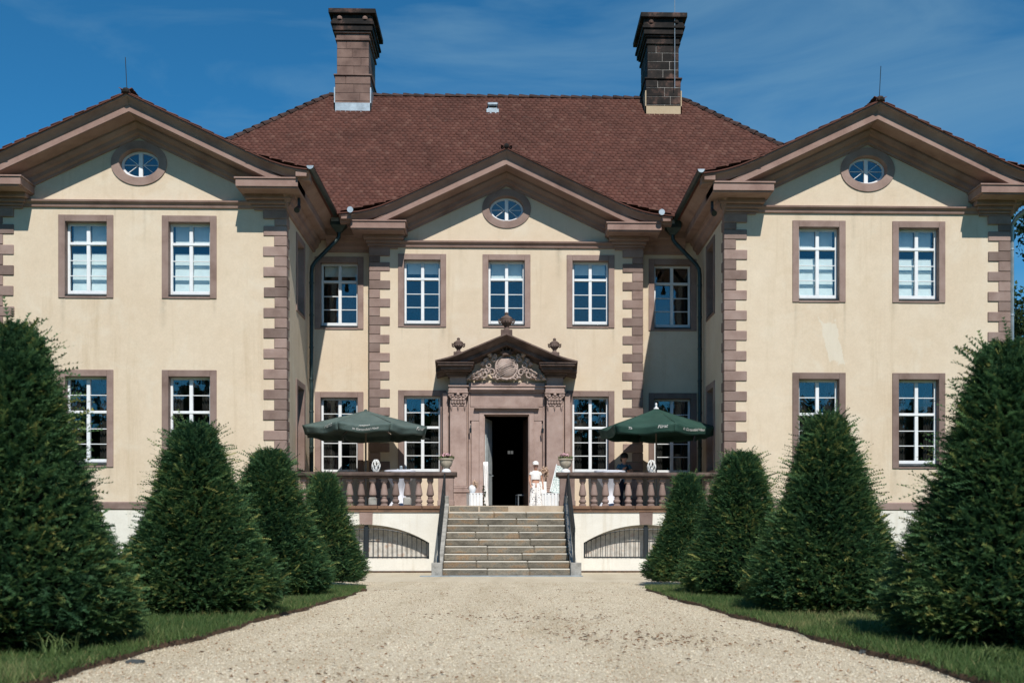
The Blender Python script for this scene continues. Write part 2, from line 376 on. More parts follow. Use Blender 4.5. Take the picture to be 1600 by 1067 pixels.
# ------------------------------------------------------------------ the ground
def sheet(name, pts, z, mat, kind='structure'):
    me = bpy.data.meshes.new(name); me.from_pydata([(x, y, z) for x, y in pts], [], [tuple(range(len(pts)))]); me.materials.append(mat)
    return tag(obj(name, me), kind=kind)
sheet('ground', [(-700, -700), (700, -700), (700, 700), (-700, 700)], -.03, M['lawn'])
sheet('gravel_forecourt', [(-3.6, -120), (3.6, -120), (3.6, -14.6), (6.2, -12.5), (6.2, -3.3), (-6.2, -3.3), (-6.2, -12.5), (-3.6, -14.6)], 0, M['gravel'])
def edge_x(D, s):   # inner edge of the lawn beside the path, D metres from the camera
    return s * (2.24 + max(0, 15 - D) * .034 + .03 * math.sin(D * 1.9 + s) + .02 * math.sin(D * 4.7))
YFAR = -13.75
def lawn(s):
    inner = []
    D = -85.0
    while D < 18.2: inner.append((edge_x(max(D, 0), s), CAMY + D)); D += .25
    c = (s * (2.2 + 1.0), CAMY + 18.2)
    for k in range(0, 10):
        a = k / 9 * math.pi / 2; inner.append((s * (3.2 - 1.0 * math.cos(a)), CAMY + 18.2 + 1.0 * math.sin(a)))
    outer = [(s * 60, CAMY + 19.2), (s * 60, CAMY - 85)]
    n = len(inner); H = .05
    mb = MB(); vs = []
    for x, y in inner: vs.append((x + s * .05, y, H))
    for x, y in outer: vs.append((x, y, H))
    mb.add(vs, [tuple(range(len(vs)))])
    tag(mb.build('lawn', M['lawn']), kind='structure')
    e = MB(); vs = []; fs = []                         # cut soil edge
    for i, (x, y) in enumerate(inner):
        w = random.uniform(-.015, .02)
        vs += [(x + s * (.005 - w), y, .004), (x + s * (.02 - w), y, .03 + random.uniform(-.01, .01)), (x + s * .055, y, H + .006)]
    for i in range(n - 1):
        for k in (0, 1): fs.append((i * 3 + k, i * 3 + k + 1, i * 3 + 4 + k, i * 3 + 3 + k))
    e.add(vs, fs); tag(e.build('soil_edge', M['soil']), kind='structure')
lawn(-1); lawn(1)

# ------------------------------------------------------------------ the house
WX0, WX1, WC, WY = 5.58, 12.93, 9.255, -3.7          # wing
RX, RECY = 3.89, .4                                   # central projection, recess
BACK = 9.0
ZS = 9.28                                             # string course
RA = 10.95; SL = .473                                 # gable line at the wall, slope
house = thing('manor_house', 'cream plastered manor house with sandstone quoins, three gables and a red tiled hipped roof', 'house')

def front(Y): return lambda u, w, d: (u, Y + d, w)
def rect(cx, w, z0, z1): return [(cx - w / 2, z0), (cx + w / 2, z0), (cx + w / 2, z1), (cx - w / 2, z1)]
def ell(cx, cz, rx, rz, n=40): return [(cx + rx * math.cos(2 * math.pi * i / n), cz + rz * math.sin(2 * math.pi * i / n)) for i in range(n)]
UP = (6.91, 9.0); GF = (2.66, 5.11); FW = 1.37; ST = .165
def hole(cx, zr, w=FW): return rect(cx, w - .2, zr[0] + .06, zr[1] - .1)

def pane_mesh(w, h, cache={}):
    k = (round(w, 3), round(h, 3))
    if k not in cache: cache[k] = MB().box(-w / 2, w / 2, -.003, .003, -h / 2, h / 2).mesh('pane', M['glass'])
    return cache[k]
WIN = {}
def window_proto(kind, w):
    """window in local coords: x across, y inwards, z up from the bottom of the surround"""
    key = (kind, w)
    if key in WIN: return WIN[key]
    h = (UP if kind == 'up' else GF); h = h[1] - h[0]
    ow = w - 2 * ST; zb = .06; zt = h - ST
    sur = MB()
    y0, y1 = -.028, .26
    sur.box(-w / 2, -ow / 2, y0, y1, 0, h, .008); sur.box(ow / 2, w / 2, y0, y1, 0, h, .008)
    sur.box(-ow / 2 + .001, ow / 2 - .001, y0 + .001, y1, zt, h - .001, .006); sur.box(-ow / 2 + .001, ow / 2 - .001, y0 + .001, y1, .001, zb)
    fr = MB(); fy0, fy1 = .17, .24
    b0 = zb + .07; fw = ow
    fr.box(-fw / 2, -fw / 2 + .058, fy0, fy1, b0, zt, .006); fr.box(fw / 2 - .058, fw / 2, fy0, fy1, b0, zt, .006)
    fr.box(-fw / 2 + .058, fw / 2 - .058, fy0, fy1, zt - .055, zt); fr.box(-fw / 2 + .058, fw / 2 - .058, fy0 - .02, fy1, b0, b0 + .085, .008)
    H = zt - b0
    ztr = zt - H * (.29 if kind == 'up' else .41)
    fr.box(-fw / 2 + .058, fw / 2 - .058, fy0 - .025, fy1, ztr - .036, ztr + .036, .01)
    fr.box(-.045, .045, fy0 - .012, fy1, b0 + .085, ztr - .036, .008); fr.box(-.045, .045, fy0 - .012, fy1, ztr + .036, zt - .055, .008)
    sill = MB().add([(-ow / 2 + .004, .10, b0 - .005), (ow / 2 - .004, .10, b0 - .005), (ow / 2 - .004, -.045, zb + .012), (-ow / 2 + .004, -.045, zb + .012),
                     (-ow / 2 + .004, .10, b0 - .02), (ow / 2 - .004, .10, b0 - .02), (ow / 2 - .004, -.045, zb + .002), (-ow / 2 + .004, -.045, zb + .002)],
                    [(0, 1, 2, 3), (4, 7, 6, 5), (2, 6, 7, 3), (0, 3, 7, 4), (1, 5, 6, 2)])
    panes = []
    pw = fw / 2 - .058 - .045
    for lo, hi, n in ((b0 + .085, ztr - .036, 3), (ztr + .036, zt - .055, 1 if kind == 'up' else 2)):
        ph = (hi - lo) / n
        for k in range(n):
            if k:
                for s in (-1, 1): fr.box(s * .045, s * (fw / 2 - .058), fy0 + .012, fy1 - .01, lo + k * ph - .010, lo + k * ph + .010)
            for s in (-1, 1): panes.append((s * (.045 + pw / 2), lo + (k + .5) * ph, pw, ph))
    WIN[key] = (sur.mesh('window', M['stone']), fr.mesh('frame', M['white']), sill.mesh('sill', M['iron']), panes, (ow, b0, zt, ztr))  # sill coloured near-black to give the shadow band under the frame
    return WIN[key]
BL = {}
def window(kind, cx, Y, w=FW, rz=0, blind=None, curtain=False):
    sur, fr, sill, panes, (ow, b0, zt, ztr) = window_proto(kind, w)
    z0 = (UP if kind == 'up' else GF)[0]
    o = obj('window', sur, house, (cx, Y, z0), (0, 0, rz))
    obj('frame', fr, o); obj('sill', sill, o)
    for x, z, pw, ph in panes:
        p = obj('pane', pane_mesh(pw, ph), o, (x, .21, z), (R(random.gauss(0, .22)), 0, R(random.gauss(0, .3))))
    if blind:
        key = (kind, w, blind)
        if key not in BL:
            mb = MB(); top = zt - .02; prof = []
            if blind == 'full':
                bands = [(ztr - .20, .0), (ztr - .56, .03), (ztr - .58, .0), (ztr - .92, .03), (ztr - .94, .0), (b0 + .07, .03)]
                prof = [(z, d) for z, d in bands]
                for s in (-1, 1):
                    xa_, xb_ = (-ow / 2 + .08, -.03) if s < 0 else (.03, ow / 2 - .08)
                    mb.box(xa_, xb_, .35, .356, ztr + .03, zt)
            else: prof = [(top, 0), (ztr + .18 if blind == 'half' else ztr + .06, .01)]
            for s in (-1, 1):
                for i in range(len(prof) - 1):
                    (za, da), (zb_, db) = prof[i], prof[i + 1]
                    x0, x1 = (-ow / 2 + .08, -.03) if s < 0 else (.03, ow / 2 - .08)
                    mb.add([(x0,   .33 - da, za), (x1,   .33 - da, za), (x1,   .33 - db, zb_), (x0,   .33 - db, zb_), (x0, .336 - da, za), (x1, .336 - da, za), (x1, .336 - db, zb_), (x0, .336 - db, zb_)],
                           [(0, 1, 2, 3), (7, 6, 5, 4), (0, 3, 7, 4), (1, 5, 6, 2), (3, 2, 6, 7), (0, 4, 5, 1)])
            BL[key] = mb.mesh('blind', M['blind'])
        obj('blind', BL[key], o)
    if curtain:
        mb = MB()
        for s in (-1, 1):
            ps = []
            for i in range(13): ps.append((s * (ow / 2 - .02 - i * .022), .34 + .025 * math.sin(i * 1.9)))
            n = len(ps); mb.add([(x, y, zt) for x, y in ps] + [(x, y, b0) for x, y in ps], [(i, i + 1, n + i + 1, n + i) for i in range(n - 1)])
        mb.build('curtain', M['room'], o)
    return o

def gable_poly(x0, x1, cx, zb):
    hw = (ZS - RA) / -SL
    return [(x0, zb), (x1, zb), (x1, ZS), (cx + hw, ZS), (cx, RA + .25), (cx - hw, ZS), (x0, ZS)]
def oculus(cx, Y, cz):
    rx, rz = .70, .56; n = 40
    ring = MB(); prof = []
    vs = []; fs = []
    sec = [(1.0, .02), (1.0, -.03), (.69, -.03), (.66, .0), (.645, .24)]
    for k, y in sec:
        kx = k if k == 1 else (rx - (1 - k) * rx) / rx
        for i in range(n):
            a = 2 * math.pi * i / n; w = (1 - k) * .62
            vs.append(((rx - w) * math.cos(a), y, (rz - w) * math.sin(a)))
    for s in range(len(sec) - 1):
        for i in range(n): fs.append((s * n + i, s * n + (i + 1) % n, (s + 1) * n + (i + 1) % n, (s + 1) * n + i))
    o = ring.add(vs, fs).build('oval_window', M['stone'], house, loc=(cx, Y, cz), smooth=True)
    ix, iz = rx - .355 * .62, rz - .355 * .62
    fr = MB(); vs = []; fs = []
    for (k, y) in ((0, .14), (.05, .14), (.05, .19), (0, .19)):
        for i in range(n):
            a = 2 * math.pi * i / n; vs.append(((ix - k) * math.cos(a), y, (iz - k) * math.sin(a)))
    for s in range(4):
        for i in range(n): fs.append((s * n + i, s * n + (i + 1) % n, ((s + 1) % 4) * n + (i + 1) % n, ((s + 1) % 4) * n + i))
    fr.add(vs, fs); fr.box(-.05, .05, .13, .19, -iz + .03, iz - .03, .006)
    for s in (-1, 1):
        for a in (-42, 0, 42):
            c, si = math.cos(R(a)), math.sin(R(a)); x1, z1 = s * (ix - .03) * c, (iz - .03) * si
            if abs(a) > 1: x1, z1 = s * (ix - .02) * .74, (iz - .02) * .67 * (1 if a > 0 else -1)
            fr.tube([(s * .06, .16, 0), (x1, .16, z1)], .009, 6)
    fr.build('frame', M['white'], o)
    for s in (-1, 1):
        for k in range(4):
            a0, a1 = R(-90 + 45 * k), R(-45 + 45 * k)
            pts = [(s * .05, 0, 0)] + [(s * max(.05, (ix - .03) * math.cos(a0 + (a1 - a0) * j / 5)), 0, (iz - .03) * math.sin(a0 + (a1 - a0) * j / 5)) for j in range(6)]
            MB().add([(x, .166, z) for x, y, z in pts] + [(x, .171, z) for x, y, z in pts], [tuple(range(7)), tuple(range(13, 6, -1))]).build('pane', M['glass'], o)
    return o
OCZ = 10.31
def oc_hole(cx): return ell(cx, OCZ, .66, .52)

for s in (-1, 1):       # wings
    x0, x1 = (s * WX0, s * WX1) if s > 0 else (s * WX1, s * WX0)
    cx = s * WC; wx = [s * 8.0, s * 10.58]
    holes = [hole(x, z) for x in wx for z in (UP, GF)] + [oc_hole(cx)]
    wall_panel(gable_poly(x0, x1, cx, 1.7), holes, front(WY), .45).build('wall', M['plaster'], house)
    for x in wx:
        window('up', x, WY, blind='full')
        window('gf', x, WY, curtain=True)
    oculus(cx, WY, OCZ)
    # inner side wall, facing the court
    def side(u, w, d, s=s): return (s * (WX0 + d), u, w)
    yc = -1.65
    hs = [[(yc - .55, z[0] + .06), (yc + .55, z[0] + .06), (yc + .55, z[1] - .1), (yc - .55, z[1] - .1)] for z in (UP, GF)]
    wall_panel([(WY + .45, 1.7), (RECY, 1.7), (RECY, 9.5), (WY + .45, 9.5)], hs, side, .45).build('wall', M['plaster'], house)
    for k in ('up', 'gf'): window(k, s * WX0, yc, 1.3, rz=s * R(-90) if s > 0 else R(90), curtain=(k == 'gf'))
    # outer side and plinth
    MB().box(s * (WX1 - .45), s * WX1, WY + .45, BACK, 1.7, 9.6).build('wall', M['plaster'], house)
    MB().box(s * (WX0 - .03), s * (WX1 + .04), WY - .035, WY + .4, -.05, 1.58).build('plinth', M['plinth'], house)
    MB().box(s * (WX0 - .05), s * (WX1 + .06), WY - .06, WY + .4, 1.58, 1.79, .03).build('plinth_moulding', M['stone'], house)
    MB().box(s * (WX1 - .4), s * (WX1 + .04), WY + .4, BACK, -.05, 1.7).build('plinth', M['plinth'], house)
    # recess between wing and central projection
    a, b = (s * RX, s * WX0) if s > 0 else (s * WX0, s * RX)
    wall_panel([(a, 1.6), (b, 1.6), (b, 9.5), (a, 9.5)], [hole(s * 4.83, UP, 1.4), hole(s * 4.83, GF, 1.4)], front(RECY), .4).build('wall', M['plaster'], house)
    window('up', s * 4.83, RECY, 1.4, blind='half' if s < 0 else None); window('gf', s * 4.83, RECY, 1.4, curtain=True)
# central projection
DOORW, DOORH = .66, 4.40
holes = [hole(x, UP) for x in (-2.41, 0, 2.41)] + [hole(x, GF) for x in (-2.41, 2.41)] + [oc_hole(0)]
outer = [(-RX, 1.6), (-.8, 1.6), (-.8, 4.5), (.8, 4.5), (.8, 1.6)] + gable_poly(-RX, RX, 0, 1.6)[1:]
wall_panel(outer, holes, front(0), .45).build('wall', M['plaster'], house)
MB().box(-RX, -RX + .4, .45, RECY + .5, 1.6, 9.5).box(RX - .4, RX, .45, RECY + .5, 1.6, 9.5).build('wall', M['plaster'], house)
for x, bl in ((-2.41, 'half'), (0, 'top'), (2.41, 'half')): window('up', x, 0, blind=bl)
for x in (-2.41, 2.41): window('gf', x, 0, curtain=True)
oculus(0, 0, OCZ)
# back, floors and rooms behind the windows
sh = MB().box(-WX1, WX1, BACK - .4, BACK, 0, 9.6)
sh.build('wall', M['plaster'], house)
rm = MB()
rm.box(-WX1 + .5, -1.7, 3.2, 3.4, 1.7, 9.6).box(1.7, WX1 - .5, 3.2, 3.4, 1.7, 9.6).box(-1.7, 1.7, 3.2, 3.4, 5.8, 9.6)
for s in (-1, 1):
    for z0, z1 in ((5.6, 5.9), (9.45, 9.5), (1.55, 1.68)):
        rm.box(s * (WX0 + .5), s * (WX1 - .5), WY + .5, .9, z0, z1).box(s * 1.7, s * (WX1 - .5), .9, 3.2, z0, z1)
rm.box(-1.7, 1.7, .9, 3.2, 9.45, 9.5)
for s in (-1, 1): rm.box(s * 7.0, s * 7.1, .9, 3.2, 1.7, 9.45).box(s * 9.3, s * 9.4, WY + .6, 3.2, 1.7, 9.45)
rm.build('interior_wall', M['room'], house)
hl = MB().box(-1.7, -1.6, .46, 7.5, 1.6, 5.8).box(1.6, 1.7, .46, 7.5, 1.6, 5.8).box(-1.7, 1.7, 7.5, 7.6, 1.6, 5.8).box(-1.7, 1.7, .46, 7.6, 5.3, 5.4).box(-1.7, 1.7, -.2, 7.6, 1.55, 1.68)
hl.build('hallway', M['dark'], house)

# quoins
QH = .258
qcache = {}
def qmesh(w, d):
    k = (w, d)
    if k not in qcache: qcache[k] = MB().box(0, w, 0, d, .004, QH - .004, .014).mesh('quoin', M['stone'])
    return qcache[k]
def quoins(x, Y, s, z0, z1, depth):
    """corner at x; the blocks run from the corner towards -s (into the wall) on the front"""
    z = z0; i = 0
    while z < z1 - .1:
        w = (.56 if i % 2 == 0 else .285) + random.uniform(-.008, .008); d = depth * (1.0 if i % 2 else .62)
        w = round(w, 2)
        xo = x + s * .03; j = random.uniform(-.004, .004)
        obj('quoin', qmesh(w + .03, d), house, (xo - (w + .03) if s > 0 else xo, Y - .03 + j, z))
        z += QH; i += 1
for s in (-1, 1):
    quoins(s * WX0, WY, -s, 1.79, ZS - .03, .40)
    quoins(s * WX1, WY, s, 1.79, ZS - .03, .40)
    quoins(s * RX, 0, s, 1.79, ZS - .03, .36)

# cornices
BED = [(0, 0), (.05, .0), (.06, .06), (.13, .10), (.15, .19), (.22, .22), (.28, .30), (.28, .35), (0, .35)]
COR = [(0, .345), (.78, .365), (.78, .375), (.80, .375), (.80, .53), (.808, .535), (.808, .55), (0, .55)]
SIM = [(.6, .545), (.815, .545), (.825, .57), (.855, .61), (.905, .66), (.955, .695), (.98, .70), (.98, .735), (.6, .735)]
def flare(dx): return 0 if dx < 3.1 else .27 * ((dx - 3.1) / 1.35) ** 2.0
def gable(cx, Y, hw, thin=0.0):
    for nm, prof, end, fl in (('bed_moulding', BED, 3.35, 0), ('corona', COR, 3.85, 0), ('sima', SIM, hw + .74, 1)):
        for s in (-1, 1):
            ds = [end * k / 14 for k in range(15)]
            st = [(lambda p, d=d: (cx + s * d, Y - p[0], RA - SL * d + (flare(d) if fl else 0) + p[1])) for d in ds]
            MB().sweep(prof, st, closed=True).build(nm, M['cornice'], house)
    # string course under the tympanum
    MB().sweep([(0, -.10), (.05, -.09), (.07, -.02), (.13, .03), (.14, .07), (0, .11)], [(lambda p, x=x: (x, Y - p[0], ZS + p[1])) for x in (cx - hw + .30, cx + hw - .30)], closed=True).build('string_course', M['cornice'], house)
    # horizontal returns at the feet of the gable
    for s in (-1, 1):
        xa, xb = cx + s * (hw - 1.07), cx + s * (hw + .45)
        p = MB()
        for (z0, z1, pr, ins) in ((9.14, 9.20, .06, .28), (9.20, 9.27, .12, .24), (9.27, 9.36, .2, .18), (9.36, 9.47, .32, .10)):
            p.box(xa + s * ins, cx + s * (hw + pr * .55), Y - pr, Y + .3, z0, z1, .012)
        p.box(xa + s * .05, xb - s * .02, Y - .81, Y + .2, 9.47, 9.50)
        p.box(xa, xb, Y - .845, Y + .2, 9.50, 9.69, .008)
        p.box(xa - s * .03, xb + s * .02, Y - .875, Y + .2, 9.69, 9.725)
        p.box(xb - s * .03, cx + s * (hw + .69), Y - .96, Y - .2, 9.727, 9.865)
        p.build('cornice_return', M['cornice'], house)
        MB().box(cx + s * (hw - .56), cx + s * (hw + .035), Y - .06, Y + .25, 8.93, 9.14, .01).build('quoin', M['stone'], house)
    # roof behind the gable
    YB = 3.6; sl = MB(); ds = [0, 1.0, 2.0, 3.1, 3.5, 3.8, 4.1, hw + .80]
    for s in (-1, 1):
        vs = []; fs = []
        for d in ds:
            z = RA - SL * d + flare(d) + .74
            vs += [(cx + s * d, Y - 1.02, z), (cx + s * d, YB, z), (cx + s * d, Y - 1.02, z + .03), (cx + s * d, YB, z + .03)]
        for i in range(len(ds) - 1):
            a = i * 4; fs += [(a, a + 4, a + 5, a + 1), (a + 2, a + 3, a + 7, a + 6), (a, a + 2, a + 6, a + 4)]
        sl.add(vs, fs)
    ro = sl.build('roof', M['tile'], house)
    # tiles on the gable roof and along its verge
    for s in (-1, 1):
        for d0, d1 in ((0, 3.1), (3.1, hw + .84)):
            z0 = RA - SL * d1 + flare(d1) + .765; z1 = RA - SL * d0 + flare(d0) + .765
            A = np.array((cx + s * d1, Y - 1.03, z0)); U = np.array((0, 1, 0)); V = np.array((-s * (d1 - d0), 0, z1 - z0)); ln = np.linalg.norm(V); V = V / ln
            me = tiles(A, U, V, 0, ln, lambda v: (0, min(4.6, YB - Y)), flip=s > 0, th0=.012, ti0=.075)
            tag(obj('roof_tiles', me, ro), kind='stuff')
    for i in range(12):
        obj('ridge_tile', ridge_mesh(), ro, (cx, Y - 1.04 + i * .36, RA + .75), (R(-90), 0, 0)).scale = (.75, .75, 1)
    return ro

def tiles(A, U, V, v0, v1, urange, ex=.16, w=.158, flip=False, keep=None, th0=.034, ti0=.15):
    Nn = np.cross(U, V); Nn = Nn / np.linalg.norm(Nn)
    if Nn[2] < 0: Nn = -Nn
    out = np.array([(-.077, .27), (.077, .27), (.077, .035), (.047, .008), (0, 0), (-.047, .008), (-.077, .035)])
    k = len(out); O = []; 
    nrow = int((v1 - v0) / ex) + 1
    for r in range(nrow):
        v = v0 + r * ex; a, b = urange(v)
        n = int((b - a) / w)
        us = a + (np.arange(n) + (.5 if r % 2 else 1.0)) * w
        for u in us: O.append((u, v - .02, ))
    if keep: O = [o for o in O if keep(*o)]
    O = np.array(O); n = len(O)
    O[:, 1] += rng.normal(0, .004, n); O[:, 0] += rng.normal(0, .003, n)
    tilt = rng.normal(ti0, .018, n); roll = rng.normal(0, .02, n); rot = rng.normal(0, .015, n)
    P = np.zeros((n, 2 * k, 3))
    for lay, th in ((0, th0), (1, -.006)):
        x = out[None, :, 0] * np.cos(rot)[:, None] - out[None, :, 1] * np.sin(rot)[:, None]
        y = out[None, :, 1] * np.cos(rot)[:, None] + out[None, :, 0] * np.sin(rot)[:, None]
        h = th + .27 * ti0 + .006 - y * tilt[:, None] + x * roll[:, None]
        P[:, lay * k:(lay + 1) * k] = A + (O[:, 0:1, None] + x[..., None]) * U + (O[:, 1:2, None] + y[..., None]) * V + h[..., None] * Nn
    tri = [(0, i, i + 1) for i in range(1, k - 1)]
    q = []
    for i in range(1, k):
        j = (i + 1) % k; q += [(i, i + k, j), (j, i + k, j + k)]
    F0 = np.array(tri + q)
    F = (F0[None] + (np.arange(n) * 2 * k)[:, None, None]).reshape(-1, 3)
    return mesh_np('roof_tiles', P.reshape(-1, 3), F, M['tile'])
_rm = []
def ridge_mesh():
    if not _rm:
        mb = MB(); vs = []; n = 7
        for z, r in ((0, .15), (.07, .152), (.38, .10)):
            for rr in (r, r - .018):
                for i in range(n):
                    a = math.pi * (i / (n - 1)); vs.append((rr * math.cos(a), -rr * .85 * math.sin(a) + .02, z))
        fs = []
        for k in range(2):
            for lay in (0, 1):
                b = k * 2 * n + lay * n
                for i in range(n - 1): fs.append((b + i, b + i + 1, b + 2 * n + i + 1, b + 2 * n + i))
        for b in (0, 4 * n):
            for i in range(n - 1): fs.append((b + i, b + i + 1, b + n + i + 1, b + n + i))
        _rm.append(mb.add(vs, fs).mesh('ridge_tile', M['ridge']))
    return _rm[0]

gable(-WC, WY, WC - WX0); gable(WC, WY, WC - WX0); gable(0, 0, RX)

# side cornices along the wings and recesses, with gutters
SC = [(0, 9.12), (.06, 9.13), (.08, 9.20), (.15, 9.26), (.17, 9.36), (.22, 9.40), (.24, 9.47), (.43, 9.48), (.45, 9.50), (.45, 9.69), (.48, 9.70), (.50, 9.72), (.58, 9.76), (.66, 9.83), (.69, 9.86), (.69, 9.90), (0, 9.90)]
for s in (-1, 1):
    def sd(y, s=s): return lambda p: (s * (WX0 - p[0]), (y if y > 0 or p[1] > 9.471 else WY - p[0] * 1.3), p[1])
    MB().sweep(SC, [sd(WY - .80), sd(RECY + .02)], closed=True).build('cornice', M['cornice'], house)
    def so(y, s=s): return lambda p: (s * (WX1 + p[0]), (y if y > 0 or p[1] > 9.471 else WY - p[0] * 1.3), p[1])
    MB().sweep(SC, [so(WY - .80), so(BACK)], closed=True).build('cornice', M['cornice'], house)
    def sr(x): return lambda p: (x, RECY - p[0], p[1])
    MB().sweep(SC, [sr(s * (RX - .02)), sr(s * (WX0 - .40))], closed=True).build('cornice', M['cornice'], house)
    # gutters
    for gx, ya, yb in ((s * (WX0 - .80), WY - 1.12, RECY - .62), (s * (WX1 + .80), WY - 1.12, BACK)):
        g = MB(); pr = [(.085 * math.cos(a), .085 * math.sin(a)) for a in [math.pi + math.pi * k / 8 for k in range(9)]] + [(.075 * math.cos(a), .075 * math.sin(a)) for a in [2 * math.pi - math.pi * k / 8 for k in range(9)]]
        g.sweep(pr, [(lambda p, y=y: (gx + p[0], y, 9.93 + p[1])) for y in (ya, yb)], closed=True)
        go = g.build('gutter', M['copper'], house)
        cap = MB(); cap.add([(gx + .085 * math.cos(math.pi + math.pi * k / 10), ya - .004, 9.93 + .085 * math.sin(math.pi + math.pi * k / 10)) for k in range(11)] + [(gx + .085 * math.cos(math.pi + math.pi * k / 10), ya - .012, 9.93 + .085 * math.sin(math.pi + math.pi * k / 10)) for k in range(11)],
                      [tuple(range(11)), tuple(range(21, 10, -1))] + [(i, i + 1, i + 12, i + 11) for i in range(10)])
        cap.build('end_cap', M['zinc'], go)
    g = MB(); g.sweep(pr, [(lambda p, x=x: (x, RECY - .80 + p[0], 9.93 + p[1])) for x in (s * (RX + .45), s * (WX0 - .75))], closed=True); g.build('gutter', M['copper'], house)
    cp = MB().lathe([(.085, 0), (.085, .01)], 14).build('end_cap', M['zinc'], house, loc=(s * (RX + .42), -1.12, 9.93), rot=(R(90), 0, 0))
    # hopper and downpipe in the corner of the court
    hx = s * 4.72; hy = -.42
    h = MB().box(hx - .22, hx + .22, hy - .16, hy + .16, 9.66, 9.90, .01).box(hx - .25, hx + .25, hy - .19, hy + .19, 9.88, 9.93, .008)
    h.add([(hx - .22, hy - .16, 9.66), (hx + .22, hy - .16, 9.66), (hx + .22, hy + .16, 9.66), (hx - .22, hy + .16, 9.66), (hx - .07, hy - .06, 9.48), (hx + .07, hy - .06, 9.48), (hx + .07, hy + .06, 9.48), (hx - .07, hy + .06, 9.48)],
          [(0, 1, 5, 4), (1, 2, 6, 5), (2, 3, 7, 6), (3, 0, 4, 7), (4, 5, 6, 7)])
    ho = h.build('rain_hopper', M['copper'], house)
    MB().box(hx - .19, hx + .02, hy - .172, hy - .162, 9.76, 9.87).build('outlet_plate', M['zinc'], ho)
    px_ = s * 5.46
    dp = MB().tube([(hx, hy, 9.5), (hx, hy, 9.36), (hx + s * .06, hy - .02, 9.26), (px_ - s * .1, -.55, 8.62), (px_ - s * .02, -.58, 8.48), (px_, -.58, 8.3), (px_, -.58, 1.7)], .058, 10)
    po = dp.build('downpipe', M['copper'], house, smooth=True)
    for z in (2.4, 3.4, 4.4, 5.3, 6.2, 7.1, 8.0):
        MB().lathe([(.064, 0), (.068, .01), (.068, .04), (.064, .05)], 10, (px_, -.58, z)).build('pipe_clamp', M['copper'], po)
    # small spotlight under the cornice
    sp = MB().box(s * 5.22 - .03, s * 5.22 + .03, WY - .2, WY - .1, 9.15, 9.42).tube([(s * 5.22, WY - .16, 9.2), (s * 5.24, WY - .36, 9.06)], [.05, .075], 10)
    sp.build('spotlight', M['iron'], house)
    dp = MB().tube([(s * (WX1 + .80), WY - .5, 9.85), (s * (WX1 + .78), WY - .4, 9.6), (s * (WX1 + .22), WY - .02, 9.15), (s * (WX1 + .12), WY + .12, 8.95), (s * (WX1 + .12), WY + .12, 0)], .058, 10)
    po = dp.build('downpipe', M['zinc'], house, smooth=True)
    for z in (3, 5, 6.6, 8.3): MB().lathe([(.064, 0), (.07, .01), (.07, .04), (.064, .05)], 10, (s * (WX1 + .12), WY + .12, z)).build('pipe_clamp', M['zinc'], po)

# main hipped roof
EY, EZ, RY, RZ_, EXX, RXX = -.55, 9.92, 4.4, 15.13, 12.2, 5.72
BY = 2 * RY - EY
NX, NY = 4.45, 1.12
nz_ = EZ + (NY - EY) * (RZ_ - EZ) / (RY - EY)
mr = MB().add([(-EXX, EY, EZ), (EXX, EY, EZ), (EXX, BY, EZ), (-EXX, BY, EZ), (-RXX, RY, RZ_), (RXX, RY, RZ_), (-NX, EY, EZ), (0, NY, nz_), (NX, EY, EZ)], [(0, 6, 7, 4), (7, 5, 4), (7, 8, 1, 5), (1, 2, 5), (2, 3, 4, 5), (3, 0, 4)])
roof = mr.build('roof', M['tile'], house)
A = np.array((0, EY - .12, EZ - .10)); Vv = np.array((0, RY - EY, RZ_ - EZ)); sl_len = np.linalg.norm(Vv); Vv /= sl_len
def ur(v):
    h = EXX + (RXX - EXX) * max(0, min(1, (v - .1) / sl_len)); return (-h, h)
tag(obj('roof_tiles', tiles(A, np.array((1., 0, 0)), Vv, 0, sl_len + .05, ur, keep=lambda u, v: abs(u) > NX * (1 - (v * Vv[1] - .12) / (NY - EY)) - .1), roof), kind='stuff')
for s in (-1, 1):
    A = np.array((s * (EXX + .1), RY, EZ - .08)); V2 = np.array((-s * (EXX - RXX), 0, RZ_ - EZ)); l2 = np.linalg.norm(V2); V2 /= l2
    def ur2(v): h = (RY - EY) * max(0, 1 - v / l2); return (-h, h)
    tag(obj('roof_tiles', tiles(A, np.array((0., 1, 0)), V2, 0, l2, ur2), roof), kind='stuff')
    d = Vector((s * RXX, RY, RZ_)) - Vector((s * EXX, EY, EZ)); n = int(d.length / .34)
    q = d.to_track_quat('Z', 'Y')
    for i in range(n):
        p = Vector((s * EXX, EY, EZ)) + d * (i / n) + Vector((0, 0, .06))
        o = obj('ridge_tile', ridge_mesh(), roof, p); dn = d.normalized(); yy = -(Vector((0, 0, 1)) - dn * dn.z).normalized(); xx = yy.cross(dn)
        o.rotation_euler = Matrix((xx, yy, dn)).transposed().to_euler()
n = int(2 * RXX / .34)
for i in range(n):
    o = obj('ridge_tile', ridge_mesh(), roof, (-RXX + i * .34, RY, RZ_ + .05 + random.uniform(-.008, .008)))
    o.rotation_euler = Matrix((Vector((0, -1, 0)), Vector((0, 0, -1)), Vector((1, 0, 0)))).transposed().to_euler()  # local z along x, local -y up
